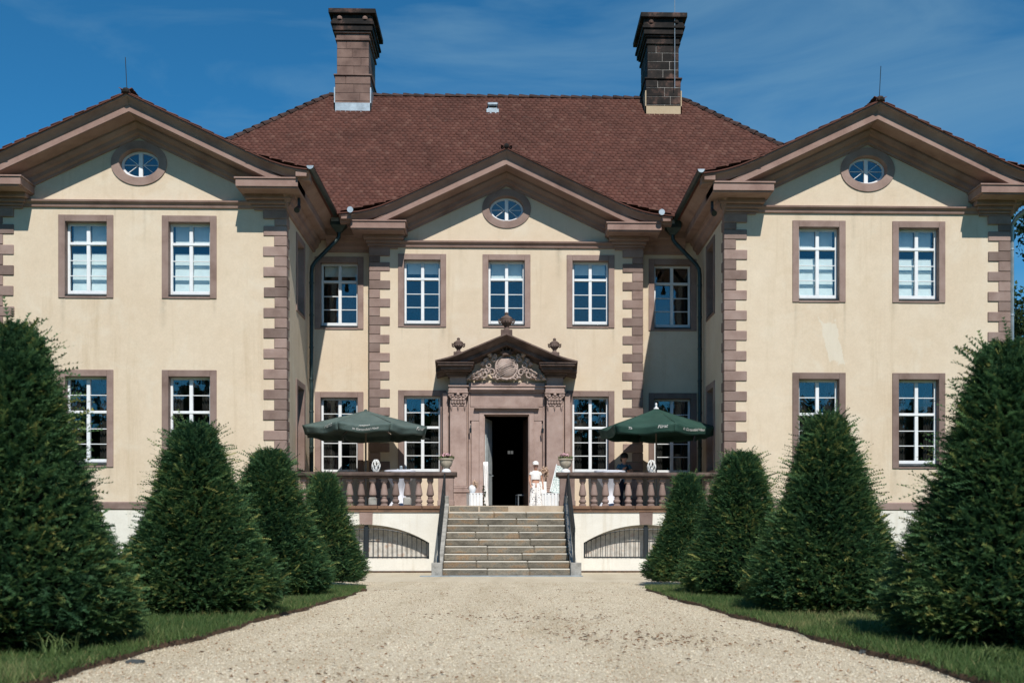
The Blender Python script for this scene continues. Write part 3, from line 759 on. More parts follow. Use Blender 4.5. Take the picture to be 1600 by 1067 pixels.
# roof ventilator and a patch of dark slates
vc = at(770, 168, 4.0)
v = MB().box(vc.x - .2, vc.x + .2, 3.58, 4.1, 14.28, 14.52, .01).box(vc.x - .15, vc.x + .15, 3.72, 4.05, 14.5, 14.60, .008).box(vc.x - .17, vc.x + .17, 3.66, 4.08, 14.66, 14.76, .03)
v.box(vc.x - .14, vc.x - .12, 3.74, 4.0, 14.58, 14.68).box(vc.x + .12, vc.x + .14, 3.74, 4.0, 14.58, 14.68)
v.build('roof_vent', M['zinc'], roof)

# chimneys
def chimney(cx, mat, apron, sooty):
    Y0, Y1 = 3.62, 5.55
    core = MB().box(cx - .488, cx + .488, Y0 + .067, Y1 - .067, 13.4, 17.0).box(cx - .543, cx + .543, Y0 + .012, Y1 - .012, 13.4, 15.48)
    ch = core.build('chimney', M['mortar'] if sooty else M['stone_dark'], house)
    def course(z0, z1, hw, y0, y1, k):
        sx = cx + (.0 if k % 2 else (-.2 if k % 4 == 0 else .22)) + random.uniform(-.04, .04)
        sy = (y0 + y1) / 2 + (.3 if k % 2 else -.3)
        g = .008 if sooty else .003
        for xa, xb in ((cx - hw, sx - g), (sx + g, cx + hw)):
            for ya, yb in ((y0, sy - g), (sy + g, y1)):
                j = random.uniform(-.006, .006)
                MB().box(xa + (j if xa < cx - hw + .01 else 0), xb, ya + j, yb, z0 + g, z1 - g, .01).build('stone_block', mat, ch)
    z = 14.0; k = 0
    for h in (.42, .30, .26, .28, .26): course(z, z + h, .555, Y0, Y1, k); z += h; k += 1
    MB().box(cx - .60, cx + .60, Y0 - .045, Y1 + .045, z, z + .05, .012).build('ledge', mat, ch); z += .05
    for h in (.28, .27, .27, .26): course(z, z + h, .50, Y0 + .055, Y1 - .055, k); z += h; k += 1
    for zz0, zz1, e in ((z, z + .07, .05), (z + .07, z + .22, .02), (z + .22, z + .28, .08), (z + .28, z + .46, .13), (z + .46, z + .54, .18), (z + .54, z + .62, .15), (z + .62, z + .78, .12), (z + .78, z + .93, .24)):
        MB().box(cx - .50 - e, cx + .50 + e, Y0 + .055 - e, Y1 - .055 + e, zz0, zz1, .012).build('cap_course', M['soot'] if (sooty or e > .1) else mat, ch)
    for sx in (-.4, .4):
        for yy in (Y0 - .055,): MB().lathe([(.085, 0), (.09, .05), (.07, .10), (.02, .12)], 10, (cx + sx, yy, z + .62)).build('ball', mat, ch)
    ap = MB().box(cx - .585, cx + .585, Y0 - .03, Y0 + .02, 14.10, 14.66).box(cx - .585, cx - .55, Y0 - .03, Y1, 14.10, 15.15).box(cx + .55, cx + .585, Y0 - .03, Y1, 14.10, 15.15)
    ap.build('apron', apron, ch)
    if sooty:
        MB().tube([(cx + .35, Y0 - .1, 15.2), (cx + .35, Y0 - .1, 19.3)], .012, 6).build('lightning_rod', M['zinc'], ch)
chimney(-4.87, M['chimney'], M['zinc'], False)
M['render'] = plaster('tan_render', (.42, .33, .22), (.5, .4, .28)); chimney(5.0, M['soot'], M['render'], True)
for s in (-1, 1):
    MB().tube([(s * WC, WY - .9, 11.6), (s * WC + s * .05, WY - .9, 12.6)], .009, 6).build('lightning_rod', M['iron'], house)
    MB().lathe([(.09, 0), (.10, .05), (.07, .10), (.02, .12)], 8, (s * WC, WY - 1.0, 11.70)).build('ridge_end', M['soot'], house)
MB().lathe([(.07, 0), (.08, .05), (.05, .10), (.02, .12)], 8, (0, -1.0, 11.72)).build('ridge_end', M['soot'], house)

# ------------------------------------------------------------------ portal
portal = MB().box(-1.82, -1.0, -.16, .05, 1.7, 5.02).box(1.0, 1.82, -.16, .05, 1.7, 5.02).box(-1.0, 1.0, -.16, .05, 4.62, 5.02)
M['portal'] = stone('portal_sandstone', [(.25, (.26, .18, .155)), (.5, (.385, .285, .252)), (.8, (.46, .36, .325))], scale=2.6, objvar=.12)
M['carving'] = stone('carved_sandstone', [(.25, (.30, .225, .2)), (.5, (.45, .36, .325)), (.8, (.54, .45, .41))], scale=4, objvar=.05)
portal = portal.build('portal', M['portal'], house)
def pp(name, mb, mat='portal', smooth=False): return mb.build(name, M[mat], portal, smooth)
for s in (-1, 1):
    # pedestal zone, pilaster with side strip, panel grooves
    b = MB().box(s * 1.03, s * 1.86, -.50, .03, 1.7, 2.16, .012).box(s * 1.00, s * 1.89, -.54, .03, 1.7, 1.82, .02).box(s * 1.0, s * 1.89, -.53, .03, 2.16, 2.24, .025)
    pp('pedestal', b)
    pp('pilaster', MB().box(s * 1.13, s * 1.60, -.44, -.1, 2.34, 4.64, .012))
    pp('pilaster_base', MB().box(s * 1.08, s * 1.65, -.49, -.1, 2.24, 2.29, .015).box(s * 1.10, s * 1.63, -.47, -.1, 2.29, 2.34, .015))
    pp('pilaster_strip', MB().box(s * 1.66, s * 1.81, -.27, -.1, 2.24, 5.0, .01).box(s * 1.04, s * 1.08, -.27, -.1, 2.24, 5.0, .006))
    # capital: bell, leaves, volutes, abacus
    cx = s * 1.365; c = MB()
    c.box(cx - .235, cx + .235, -.47, -.15, 4.62, 4.66, .01).box(cx - .22, cx + .22, -.45, -.15, 4.66, 4.95)
    for row, (zc, n, r) in enumerate(((4.73, 5, .05), (4.82, 4, .052))):
        for k in range(n):
            xx = cx - .2 + .4 * (k + .5) / n
            c.ball((xx, -.475 - row * .02, zc), (r * .85, .045, .075), 7, 5); c.ball((xx, -.515 - row * .02, zc + .055), (r * .7, .035, .025), 6, 4)
    for sx in (-1, 1):
        sp = []
        for k in range(22):
            a = k * .55; rr = .078 * (1 - k / 26); sp.append((cx + sx * .19 + rr * math.cos(a) * sx, -.50, 4.895 + rr * math.sin(a)))
        c.tube(sp, .017, 6)
    c.ball((cx, -.53, 4.93), (.05, .05, .045), 8, 5); c.ball((cx, -.50, 4.86), (.09, .04, .035), 8, 4)
    c.box(cx - .29, cx + .29, -.535, -.12, 4.965, 5.005, .012)
    pp('capital', c, 'portal', True)
    for k in range(3): pp('capital_tassel', MB().lathe([(.004, -.14), (.022, -.08), (.03, -.02), (.02, .0)], 6, (cx - .19 + .19 * k, -.475, 4.63)))
    # entablature block above the capital
    e = MB().box(cx - .27, cx + .27, -.50, -.05, 5.005, 5.10, .006).box(cx - .255, cx + .255, -.485, -.05, 5.10, 5.15).box(cx - .28, cx + .30, -.53, -.05, 5.15, 5.19, .01)
    e.box(cx - .235, cx + .235, -.44, -.05, 5.19, 5.50)
    pp('entablature_block', e)
    xo = s * 1.0
    # projecting cornice over the pilaster
    k = MB()
    for z0, z1, pr, ex in ((5.44, 5.50, .52, .02), (5.50, 5.55, .62, .07), (5.55, 5.585, .80, .14), (5.585, 5.655, .88, .2), (5.655, 5.68, .92, .23), (5.68, 5.74, .98, .27), (5.74, 5.765, 1.02, .30)):
        k.box(s * (1.13 - ex * .75), s * (1.64 + ex), -pr, .02, z0, z1, .006)
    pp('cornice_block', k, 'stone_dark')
    # wall brackets left of lamps
    pp('lamp_hook', MB().tube([(s * 1.02, -.27, 4.05), (s * 1.02, -.36, 4.08), (s * 1.02, -.40, 4.0)], .014, 6).lathe([(.03, -.12), (.035, 0), (.01, .03)], 8, (s * 1.02, -.40, 3.98)), 'iron')
# door surround with ears, lintel moulding, frieze, cornice
for s in (-1, 1):
    pp('door_jamb', MB().box(s * .66, s * 1.0, -.22, .3, 1.7, 4.42, .01).box(s * .64, s * .78, -.25, .3, 1.7, 4.40, .008).box(s * .62, s * .69, -.2, .34, 1.7, 4.37))
    pp('architrave_ear', MB().box(s * .78, s * 1.06, -.235, -.1, 4.22, 4.62, .008))
pp('lintel', MB().box(-1.0, 1.0, -.22, .3, 4.42, 4.62, .008).box(-.78, .78, -.25, .3, 4.40, 4.52, .006).box(-.86, .86, -.31, -.1, 4.52, 4.555).box(-.92, .92, -.37, -.1, 4.555, 4.60, .012))
pp('frieze', MB().box(-1.03, 1.03, -.25, 0, 4.62, 5.02, .006))
f = MB()
for z0, z1, pr in ((5.02, 5.055, .32), (5.055, 5.08, .35), (5.08, 5.17, .40), (5.17, 5.20, .43), (5.20, 5.285, .36)): f.box(-1.08, 1.08, -pr, -.05, z0, z1, .006)
pp('entablature', f)
pp('tympanum', MB().add([(-1.5, -.24, 5.28), (1.5, -.24, 5.28), (1.5, -.24, 5.6), (0, -.24, 6.4), (-1.5, -.24, 5.6), (-1.5, 0, 5.28), (1.5, 0, 5.28), (1.5, 0, 5.6), (0, 0, 6.4), (-1.5, 0, 5.6)], [(0, 1, 2, 3, 4), (9, 8, 7, 6, 5), (2, 7, 8, 3), (3, 8, 9, 4)]), 'plaster')
# raking cornice of the pediment, flared at the ends
PR = [(0, -.30), (.40, -.30), (.44, -.24), (.52, -.22), (.74, -.21), (.74, -.10), (.80, -.09), (.84, -.06), (.96, .0), (1.0, .02), (1.02, .03), (1.02, .07), (0, .09)]
def pz(d): return 6.50 - .425 * d + (.16 * max(0, (d - 1.3)) ** 1.6)
for s in (-1, 1):
    ds = [1.98 * k / 14 for k in range(15)]
    st = [(lambda p, d=d: (s * d, -p[0] * (1 if d < 1.9 else .99), pz(d) + p[1])) for d in ds]
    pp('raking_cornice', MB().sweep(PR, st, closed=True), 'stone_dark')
# coat of arms: cartouche, crown, scrolls, leaves
shield = MB().ball((0, -.30, 5.66), (.25, .10, .275), 20, 12)
for k in range(7):
    t = -.16 + .055 * k; w = math.sqrt(max(0.01, .045 - t * t * .8))
    shield.tube([(-w + t * .2, -.40 + abs(t) * .25, 5.66 + t - w * .5), (t * .2, -.412 + abs(t) * .22, 5.66 + t), (w + t * .2, -.40 + abs(t) * .25, 5.66 + t + w * .4)], .011, 5)
CARVE = []
CARVE.append(pp('shield', shield, 'carving', True))
rim = MB().tube([(.275 * math.cos(a), -.32, 5.66 + .30 * math.sin(a)) for a in [2 * math.pi * k / 32 for k in range(33)]], .022, 7)
CARVE.append(pp('shield_rim', rim, 'carving', True))
sc = MB()
for s in (-1, 1):
    for (cx, cz, r0, tw, a0) in ((.37, 5.52, .11, 1, 0), (.44, 5.70, .09, -1, 2), (.33, 5.86, .08, 1, 1), (.56, 5.47, .10, -1, .5), (.22, 5.40, .08, -1, 2), (.50, 5.58, .07, 1, 3), (.30, 5.95, .06, -1, 0)):
        sc.tube([(s * (cx + r0 * (1 - k / 20) * math.cos(a0 + tw * k * .5)), -.30 - .004 * k, cz + r0 * (1 - k / 20) * math.sin(a0 + tw * k * .5)) for k in range(16)], [.028 * (1 - k / 22) for k in range(16)], 6)
    for k in range(9):
        a = R(20 + 17 * k); sc.ball((s * (.34 + .05 * (k % 2)) * abs(math.cos(a * .5)) , -.30, 5.40 + .055 * k), (.035, .05, .04), 6, 4)
for k in range(7): sc.ball((-.27 + .09 * k, -.31, 5.345 + .012 * abs(k - 3)), (.05, .06, .03), 7, 4)
CARVE.append(pp('scrollwork', sc, 'carving', True))
for s in (-1, 1):
    lf = MB()
    for (x, z, rx, rz) in ((.66, 5.40, .10, .05), (.78, 5.36, .09, .04), (.72, 5.50, .06, .07), (.86, 5.44, .07, .05), (.62, 5.56, .05, .08), (.52, 5.84, .08, .06), (.42, 5.98, .07, .07), (.60, 5.74, .06, .07), (.94, 5.36, .06, .035)):
        lf.ball((s * x, -.28, z), (rx, .06, rz), 8, 5)
        lf.tube([(s * x + s * .06, -.33, z - .02), (s * x, -.35, z + .03), (s * x - s * .07, -.32, z + .06)], [.018, .022, .006], 5)
    CARVE.append(pp('acanthus', lf, 'carving', True))
cw = MB().lathe([(.17, 0), (.19, .05), (.16, .07)], 14, (0, -.30, 6.0), sy=.6)
for k in range(5):
    x = -.17 + .085 * k; cw.tube([(x, -.38, 6.06), (x * 1.15, -.40, 6.14)], [.025, .012], 6); cw.ball((x * 1.17, -.40, 6.155), .026, 7, 5)
for s in (-1, 1): cw.tube([(s * .17, -.33, 6.08), (s * .12, -.36, 6.18), (0, -.38, 6.2)], .018, 6)
cw.ball((0, -.36, 5.98), (.13, .08, .05), 10, 5); CARVE.append(pp('crown', cw, 'stone_dark', True))
for o in CARVE: o.scale = (1.12, 1.35, 1.10); o.location = (0, -.05, -.10 * 5.40 + .02)
# urns on the pediment
def urn(x, z, sc_, name='urn'):
    u = MB()
    u.box(x - .15 * sc_, x + .15 * sc_, -.85, -.58, z - .10, z + .07 * sc_, .012)
    pr = [(.10, .07), (.075, .10), (.055, .14), (.07, .17), (.10, .20), (.15, .26), (.165, .30), (.15, .34), (.16, .35), (.155, .38), (.10, .42), (.05, .45), (.04, .47), (.055, .49), (.045, .52), (.01, .54)]
    u.lathe([(r * sc_, h * sc_) for r, h in pr], 14, (x, -.71, z))
    for sx in (-1, 1):
        u.tube([(x + sx * .14 * sc_, -.72, z + .31 * sc_), (x + sx * .20 * sc_, -.74, z + .34 * sc_), (x + sx * .19 * sc_, -.74, z + .26 * sc_), (x + sx * .15 * sc_, -.73, z + .23 * sc_)], .024 * sc_, 6)
    for k in range(5): a = R(-150 + 30 * k); u.ball((x + .14 * sc_ * math.cos(a), -.71 + .14 * sc_ * math.sin(a), z + .27 * sc_), .035 * sc_, 6, 4)
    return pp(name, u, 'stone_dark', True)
for s in (-1, 1): urn(s * 1.345, 6.02, .88)
urn(0, 6.63, 1.08)
# door leaf opened inwards, reveal
leaf = MB().box(0, .045, 0, .72, 1.69, 4.34, .006)
for z0, z1 in ((1.85, 2.6), (2.75, 4.2)): leaf.box(.045, .058, .08, .64, z0, z1, .01)
dl = leaf.build('door', plain('grey_door', (.42, .46, .47), .5), house, loc=(-.63, .24, 0), rot=(0, 0, R(-13)))
MB().tube([(.05, .66, 2.72), (.10, .66, 2.72), (.10, .57, 2.72)], .011, 6).build('handle', M['zinc'], dl)
dr = MB().box(-.045, 0, 0, .70, 1.69, 4.34, .006).build('door', M['wood'], house, loc=(.63, .24, 0), rot=(0, 0, R(9)))
MB().box(-.058, -.045, .08, .62, 2.75, 4.2, .01).build('panel', M['wood'], dr)
MB().box(-.66, .66, -.12, .5, 1.66, 1.712).build('threshold', M['cheek'], house)

# ------------------------------------------------------------------ terrace
ter = thing('terrace', 'raised terrace with white plaster front wall, barred arches and sandstone kerb', 'terrace')
TY = -3.6; AC, AH = 3.57, 1.6
MB().box(-WX0 + .02, WX0 - .02, TY + .5, .1, 1.45, 1.70).box(-1.46, 1.46, TY - .16, TY + .5, 1.5, 1.699).build('floor', stone('terrace_paving', [(.3, (.36, .28, .2)), (.7, (.52, .43, .33))], objvar=0), ter)
for s in (-1, 1):
    arch = []
    rr = ((AH ** 2) + .46 ** 2) / (2 * .46)
    pts = [(AC - AH, .35), (AC + AH, .35), (AC + AH, .76)]
    for k in range(1, 24):
        x = AH - 2 * AH * k / 24; pts.append((AC + x, 1.22 - rr + math.sqrt(rr * rr - x * x)))
    pts.append((AC - AH, .76))
    hp = [(s * x, z) for x, z in pts]
    a, b = 1.48, WX0 - .06
    wall_panel([(s * a, -.05), (s * b, -.05), (s * b, 1.54), (s * a, 1.54)], [hp], front(TY), .30).build('wall', M['plinth'], ter)
    MB().box(s * 1.7, s * 5.5, TY + .34, TY + .44, 0, 1.5).box(s * 1.7, s * 5.5, TY + .29, TY + .35, .2, .33).build('arch_back', stone('rubble', [(.3, (.40, .36, .31)), (.55, (.60, .57, .52)), (.72, (.46, .33, .25)), (.9, (.68, .66, .62))], scale=5, objvar=0), ter)
    MB().add([(s * (AC - .16), TY - .022, 1.225), (s * (AC + .16), TY - .022, 1.225), (s * (AC + .17), TY - .022, 1.536), (s * (AC - .17), TY - .022, 1.536), (s * (AC - .16), TY + .3, 1.225), (s * (AC + .16), TY + .3, 1.225), (s * (AC + .17), TY + .3, 1.536), (s * (AC - .17), TY + .3, 1.536)],
             [(0, 1, 2, 3), (4, 7, 6, 5), (0, 4, 5, 1), (3, 2, 6, 7), (0, 3, 7, 4), (1, 5, 6, 2)]).build('keystone', M['stone'], ter)
    MB().box(s * 1.48, s * (WX0 - .05), TY - .03, TY - .005, -.02, .045).build('wall_foot', M['soil'], ter)
    # kerb stones carrying the balustrade
    xs = [1.46, 2.15, 3.28, 4.5, 5.54]
    for k in range(4): MB().box(s * (xs[k] + .005), s * (xs[k + 1] - .005), TY - .07, TY + .5, 1.615, 1.70, .012).build('kerb_stone', M['terracotta_sill'], ter)
    MB().box(s * 1.47, s * 5.54, TY - .035, TY + .5, 1.54, 1.615).build('kerb_moulding', M['terracotta_sill'], ter)
    # iron grille in the arch
    gname = 'black iron grille in the arch below the ' + ('faded grey-green parasol' if s < 0 else 'dark green parasol')
    g = thing('arch_grille', gname, 'grille', (s * AC, TY + .06, .35), 0, 'iron grilles under the terrace')
    def az(x): return 1.22 - rr + math.sqrt(rr * rr - x * x) - .35
    top = [(AH * .985 * (1 - 2 * k / 24)) for k in range(25)]
    MB().tube([(x, 0, az(x) - .10 * (1 - abs(x / AH)) - .02) for x in top], .016, 6).box(-AH + .01, AH - .01, -.018, .018, .02, .055).box(-AH + .01, -AH + .04, -.018, .018, .02, .42).box(AH - .04, AH - .01, -.018, .018, .02, .42).build('frame', M['iron'], g)
    MB().box(-.05, .05, -.03, .02, .0, az(0) - .005, .006).build('post', M['iron'], g)
    for k in range(-13, 13):
        x = (k + .5) * .122
        h = az(x) - .05 * (1 - abs(x / AH))
        MB().tube([(x, 0, .04), (x, 0, h - .08)], .0085, 5).lathe([(.008, 0), (.017, .025), (.003, .075)], 5, (x, 0, h - .085)).build('bar', M['iron'], g)

# balustrades
BALP = [(.085, .03), (.088, .05), (.06, .065), (.072, .075), (.092, .10), (.094, .125), (.078, .16), (.052, .185), (.066, .195), (.066, .215), (.052, .225), (.07, .25), (.094, .275), (.096, .30), (.088, .36), (.07, .46), (.056, .54), (.05, .57), (.066, .58), (.066, .60), (.055, .61)]
bm_ = MB().box(-.088, .088, -.088, .088, .0, .032, .006).lathe(BALP, 14).box(-.08, .08, -.08, .08, .608, .712, .006)
BAL = bm_.mesh('baluster', M['stone'], True, 35)
bm2 = MB().box(-.10, .10, -.09, .09, 0, .215, .02).lathe(BALP[11:], 14).box(-.08, .08, -.08, .08, .608, .712, .006)
BAL2 = bm2.mesh('baluster', M['stone'], True, 35)
blockm = MB().box(-.105, .105, -.096, .096, .001, .22, .03).mesh('repair_block', M['cheek'])
for s in (-1, 1):
    b = thing('balustrade', 'weathered sandstone balustrade in front of the ' + ('faded grey-green parasol' if s < 0 else 'dark green parasol'), 'balustrade', (0, TY + .12, 1.70), 0, 'terrace balustrades')
    MB().box(s * 1.33, s * 5.5, -.17, .17, .71, .745, .01).build('cap_underside', M['stone_dark'], b)
    cp = MB(); pr = [(-.19, .745), (-.215, .765), (-.22, .80), (-.20, .845), (-.15, .86), (.15, .86), (.20, .845), (.22, .80), (.215, .765), (.19, .745)]
    cp.sweep(pr, [(lambda p, x=x, k=k: (s * x, p[0] * k, p[1])) for x, k in ((1.27, .86), (1.29, 1), (5.54, 1))], closed=True); cp.build('cap', M['cap'], b)
    MB().box(s * 1.36, s * 1.74, -.15, .15, 0, .712, .008).box(s * 1.34, s * 1.76, -.165, .165, 0, .14, .012).build('pedestal', M['stone'], b)
    rep = (5, 8, 9, 2) if s < 0 else (7, 3)
    for k in range(12):
        x = s * (1.95 + .293 * k); bb = obj('baluster', BAL2 if (k in rep and s < 0) else BAL, b, (x, 0, 0), (0, 0, random.uniform(-.06, .06)))
        if k in rep and s < 0: obj('repair_block', blockm, bb)

# ------------------------------------------------------------------ stairs
stairs = thing('stone_staircase', 'worn stone staircase of ten steps leading from gravel up to the open door', 'staircase')
SY0, TR, RI = -6.8, .338, .17
for i in range(10):
    y0 = SY0 + TR * i; cuts = [-1.46]; x = -1.46 + random.uniform(.7, 1.25)
    while x < 1.1: cuts.append(x); x += random.uniform(.75, 1.25)
    cuts.append(1.46)
    for a, b in zip(cuts[:-1], cuts[1:]):
        j = random.uniform(-.008, .008); h = random.uniform(-.006, .003)
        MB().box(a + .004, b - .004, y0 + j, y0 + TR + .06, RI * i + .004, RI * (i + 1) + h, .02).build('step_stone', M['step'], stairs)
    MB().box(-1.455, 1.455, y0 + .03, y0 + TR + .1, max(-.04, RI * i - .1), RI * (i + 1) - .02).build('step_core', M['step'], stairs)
MB().box(-1.95, 1.72, SY0 - .30, SY0 - .005, -.02, .022, .008).build('foot_slab', M['zinc'], stairs)
for s in (-1, 1):
    x0, x1 = s * 1.462, s * 1.60
    zt = lambda y: (y - SY0) / TR * RI + .20
    ya, yb = SY0 + .1, TY - .08
    ck = MB().add([(x0, ya, -.03), (x0, yb, -.03), (x0, yb, zt(yb)), (x0, ya, zt(ya)), (x1, ya, -.03), (x1, yb, -.03), (x1, yb, zt(yb)), (x1, ya, zt(ya))], [(0, 1, 2, 3), (7, 6, 5, 4), (3, 2, 6, 7), (0, 3, 7, 4), (1, 5, 6, 2)])
    ck.build('cheek_wall', M['cheek'], stairs)
    MB().box(s * 1.455, s * 1.70, SY0 - .07, SY0 + .2, -.02, .31, .012).build('plinth_block', M['cheek'], stairs)
    MB().box(s * 1.47, s * 1.60, TY - .12, TY + .05, 1.6, 1.95, .012).build('cheek_end', M['cheek'], stairs)
    r = thing('stair_railing', 'black wrought iron stair railing running down beside the ' + ('faded grey-green' if s < 0 else 'dark green') + ' parasol balustrade', 'railing', (s * 1.54, 0, 0), 0, 'iron stair railings')
    y0, y1 = SY0 + .06, TY - .02; z0, z1 = 1.14, 2.53
    MB().tube([(s * .0, y0 - .08, z0 - .14), (0, y0 - .09, z0 - .04), (0, y0, z0), (s * .03, y1, z1), (s * .03, y1 + .1, z1 + .03)], .024, 8).build('handrail', M['iron'], r)
    MB().tube([(0, y0, z0 - .12), (s * .03, y1, z1 - .12)], .011, 6).tube([(0, y0, z0 - .70), (s * .03, y1, z1 - .66)], .013, 6).build('rail', M['iron'], r)
    MB().box(-.022, .022, y0 - .02, y0 + .02, .30, z0).build('post', M['iron'], r)
    MB().box(s * .03 - .02, s * .03 + .02, y1 - .02, y1 + .02, 1.70, z1).build('post', M['iron'], r)
    for k in range(1, 22):
        t = k / 22; y = y0 + (y1 - y0) * t; z = z0 + (z1 - z0) * t; x = s * .03 * t
        MB().tube([(x, y, z - .68), (x, y, z - .01)], .009, 5).build('bar', M['iron'], r)
    for k in range(5):
        t = (k + .5) / 5; y = y0 + (y1 - y0) * t; z = z0 + (z1 - z0) * t - .40; x = s * (.03 * t + .012)
        MB().tube([(x, y + .10 * (1 - q / 22) * math.cos(q * .5), z + .10 * (1 - q / 22) * math.sin(q * .5)) for q in range(20)], .008, 5).build('scroll', M['iron'], r)

# ------------------------------------------------------------------ parasols
def text_mesh(body, size, shear=.3):
    cu = bpy.data.curves.new('lettering', 'FONT'); cu.body = body; cu.size = size; cu.shear = shear; cu.align_x = 'CENTER'; cu.extrude = .0
    cu.offset = .0
    o = bpy.data.objects.new('lettering', cu); COL.objects.link(o); bpy.context.view_layer.update()
    me = bpy.data.meshes.new_from_object(o.evaluated_get(bpy.context.evaluated_depsgraph_get()))
    bpy.data.objects.remove(o); bpy.data.curves.remove(cu); return me
def canopy_mat(name, a, b):
    m, t, bs, o = new_mat(name)
    c = ramp(t, noise(t, 2.2, 5, .6), [(.3, a), (.7, b)]); t.links.new(c, bs.inputs['Base Color']); bs.inputs['Roughness'].default_value = .75; bs.inputs['Specular IOR Level'].default_value = .3
    bump(t, bs, noise(t, 5, 4, .6, stretch=(1, 1, 2)), .5, .03)
    return m
def parasol(label, cx, cy, n, Rr, zt, ze, a0, mat, val, texts, finial, fold):
    u = thing('parasol', label, 'parasol', (cx, cy, 1.70), 0)
    zt -= 1.70; ze -= 1.70
    mb = MB(); NS, NT = 12, 12
    def P(f, s_, t_):
        A0 = a0 + 2 * math.pi * f / n; A1 = a0 + 2 * math.pi * (f + 1) / n
        x = (math.cos(A0) * (1 - s_) + math.cos(A1) * s_); y = (math.sin(A0) * (1 - s_) + math.sin(A1) * s_)
        bul = math.sin(math.pi * s_)
        r = Rr * t_ * (1 - .025 * bul * t_)
        z = zt - (zt - ze) * (t_ ** .93) - fold * bul * t_ * (1.3 - .4 * t_) + .012 * math.sin(s_ * 9 + f) * t_
        return Vector((r * x, r * y, z))
    def Vl(f, s_, w):
        p = P(f, s_, 1.0); k = 1 - .045 * w - .02 * w * math.sin(s_ * 11 + f * 2)
        return Vector((p.x * k, p.y * k, p.z - val * w * (1 - .10 * math.sin(math.pi * s_) + .03 * math.sin(s_ * 13 + f))))
    for f in range(n):
        vs = [P(f, i / NS, max(.02, j / NT)) for j in range(NT + 1) for i in range(NS + 1)]
        vs += [Vl(f, i / NS, w / 4) for w in range(1, 5) for i in range(NS + 1)]
        fs = [(j * (NS + 1) + i, j * (NS + 1) + i + 1, (j + 1) * (NS + 1) + i + 1, (j + 1) * (NS + 1) + i) for j in range(NT + 4) for i in range(NS)]
        mb.add(vs, fs)
    me = bpy.data.meshes.new('canopy'); me.from_pydata(mb.v, [], mb.f); me.materials.append(mat)
    me.polygons.foreach_set('use_smooth', [True] * len(me.polygons))
    co = obj('canopy', me, u); so = co.modifiers.new('cloth', 'SOLIDIFY'); so.thickness = .006; so.offset = 0
    for f, body, size, sc_, wc in texts:
        tm = text_mesh(body, size)
        edge = (P(f, 1, 1) - P(f, 0, 1)).length
        for v in tm.vertices:
            s_ = min(.99, max(.01, sc_ + v.co.x / edge)); w = wc - v.co.y / val
            if w >= 0: p = Vl(f, s_, min(w, 1.0))
            else: p = P(f, s_, 1 + w * val / Rr)
            am = a0 + 2 * math.pi * (f + .5) / n
            v.co = p + Vector((math.cos(am) * .016, math.sin(am) * .016, .008 if w < 0 else .003))
        tm.materials.clear(); tm.materials.append(M['fabric_white']); obj('lettering', tm, co)
    MB().tube([(0, 0, .05), (0, 0, zt - .02)], .024, 10).build('pole', M['pole'], u, True)
    MB().lathe([(.26, 0), (.26, .06), (.05, .08), (.04, .3)], 20).build('base', M['iron'], u)
    for f in range(n):
        A0 = a0 + 2 * math.pi * f / n
        rb = MB().tube([(.03 * math.cos(A0), .03 * math.sin(A0), zt - .06), (Rr * .985 * math.cos(A0), Rr * .985 * math.sin(A0), ze - .035)], .012, 5).build('rib', M['pole'], u)
        MB().tube([(.03 * math.cos(A0), .03 * math.sin(A0), zt - .62), (Rr * .5 * math.cos(A0), Rr * .5 * math.sin(A0), zt - .06 - (zt - ze) * .5)], .009, 5).build('strut', M['pole'], rb)
    if finial: MB().lathe([(.075, -.01), (.07, .02), (.03, .04), (.025, .10), (.035, .12), (.01, .16)], 12, (0, 0, zt - .01)).build('finial', M['white'], u, True)
    else: MB().lathe([(.05, -.02), (.045, .015), (.01, .03)], 10, (0, 0, zt)).build('finial', mat, u)
    return u
M['pole'] = plain('pole_wood', (.20, .17, .14), .6)
G1 = canopy_mat('faded_green_canvas', (.06, .09, .085), (.095, .135, .127)); G2 = canopy_mat('green_canvas', (.014, .048, .038), (.026, .07, .055))
parasol('faded grey-green octagonal parasol with white script on its valance', -3.80, -1.78, 8, 1.77, 4.33, 3.84, R(-152), G1, .21,
        [(0, 'Fürst', .15, .72, .3), (1, 'in Gartenfeld Haus', .09, .52, .66), (1, 'Mittagstisch', .06, .5, .12), (2, 'Fürst', .13, .82, .4), (3, 'in Gartenfeld', .10, .3, .55)], False, .075)
parasol('dark green hexagonal parasol with white script and white metal finial', 4.08, -1.68, 6, 1.62, 4.42, 3.87, R(-200), G2, .24,
        [(1, 'Fürst', .13, .80, .45), (1, 'Th', .10, .25, .42), (2, 'in Gartenfeld Haus', .115, .48, .5)], True, .07)

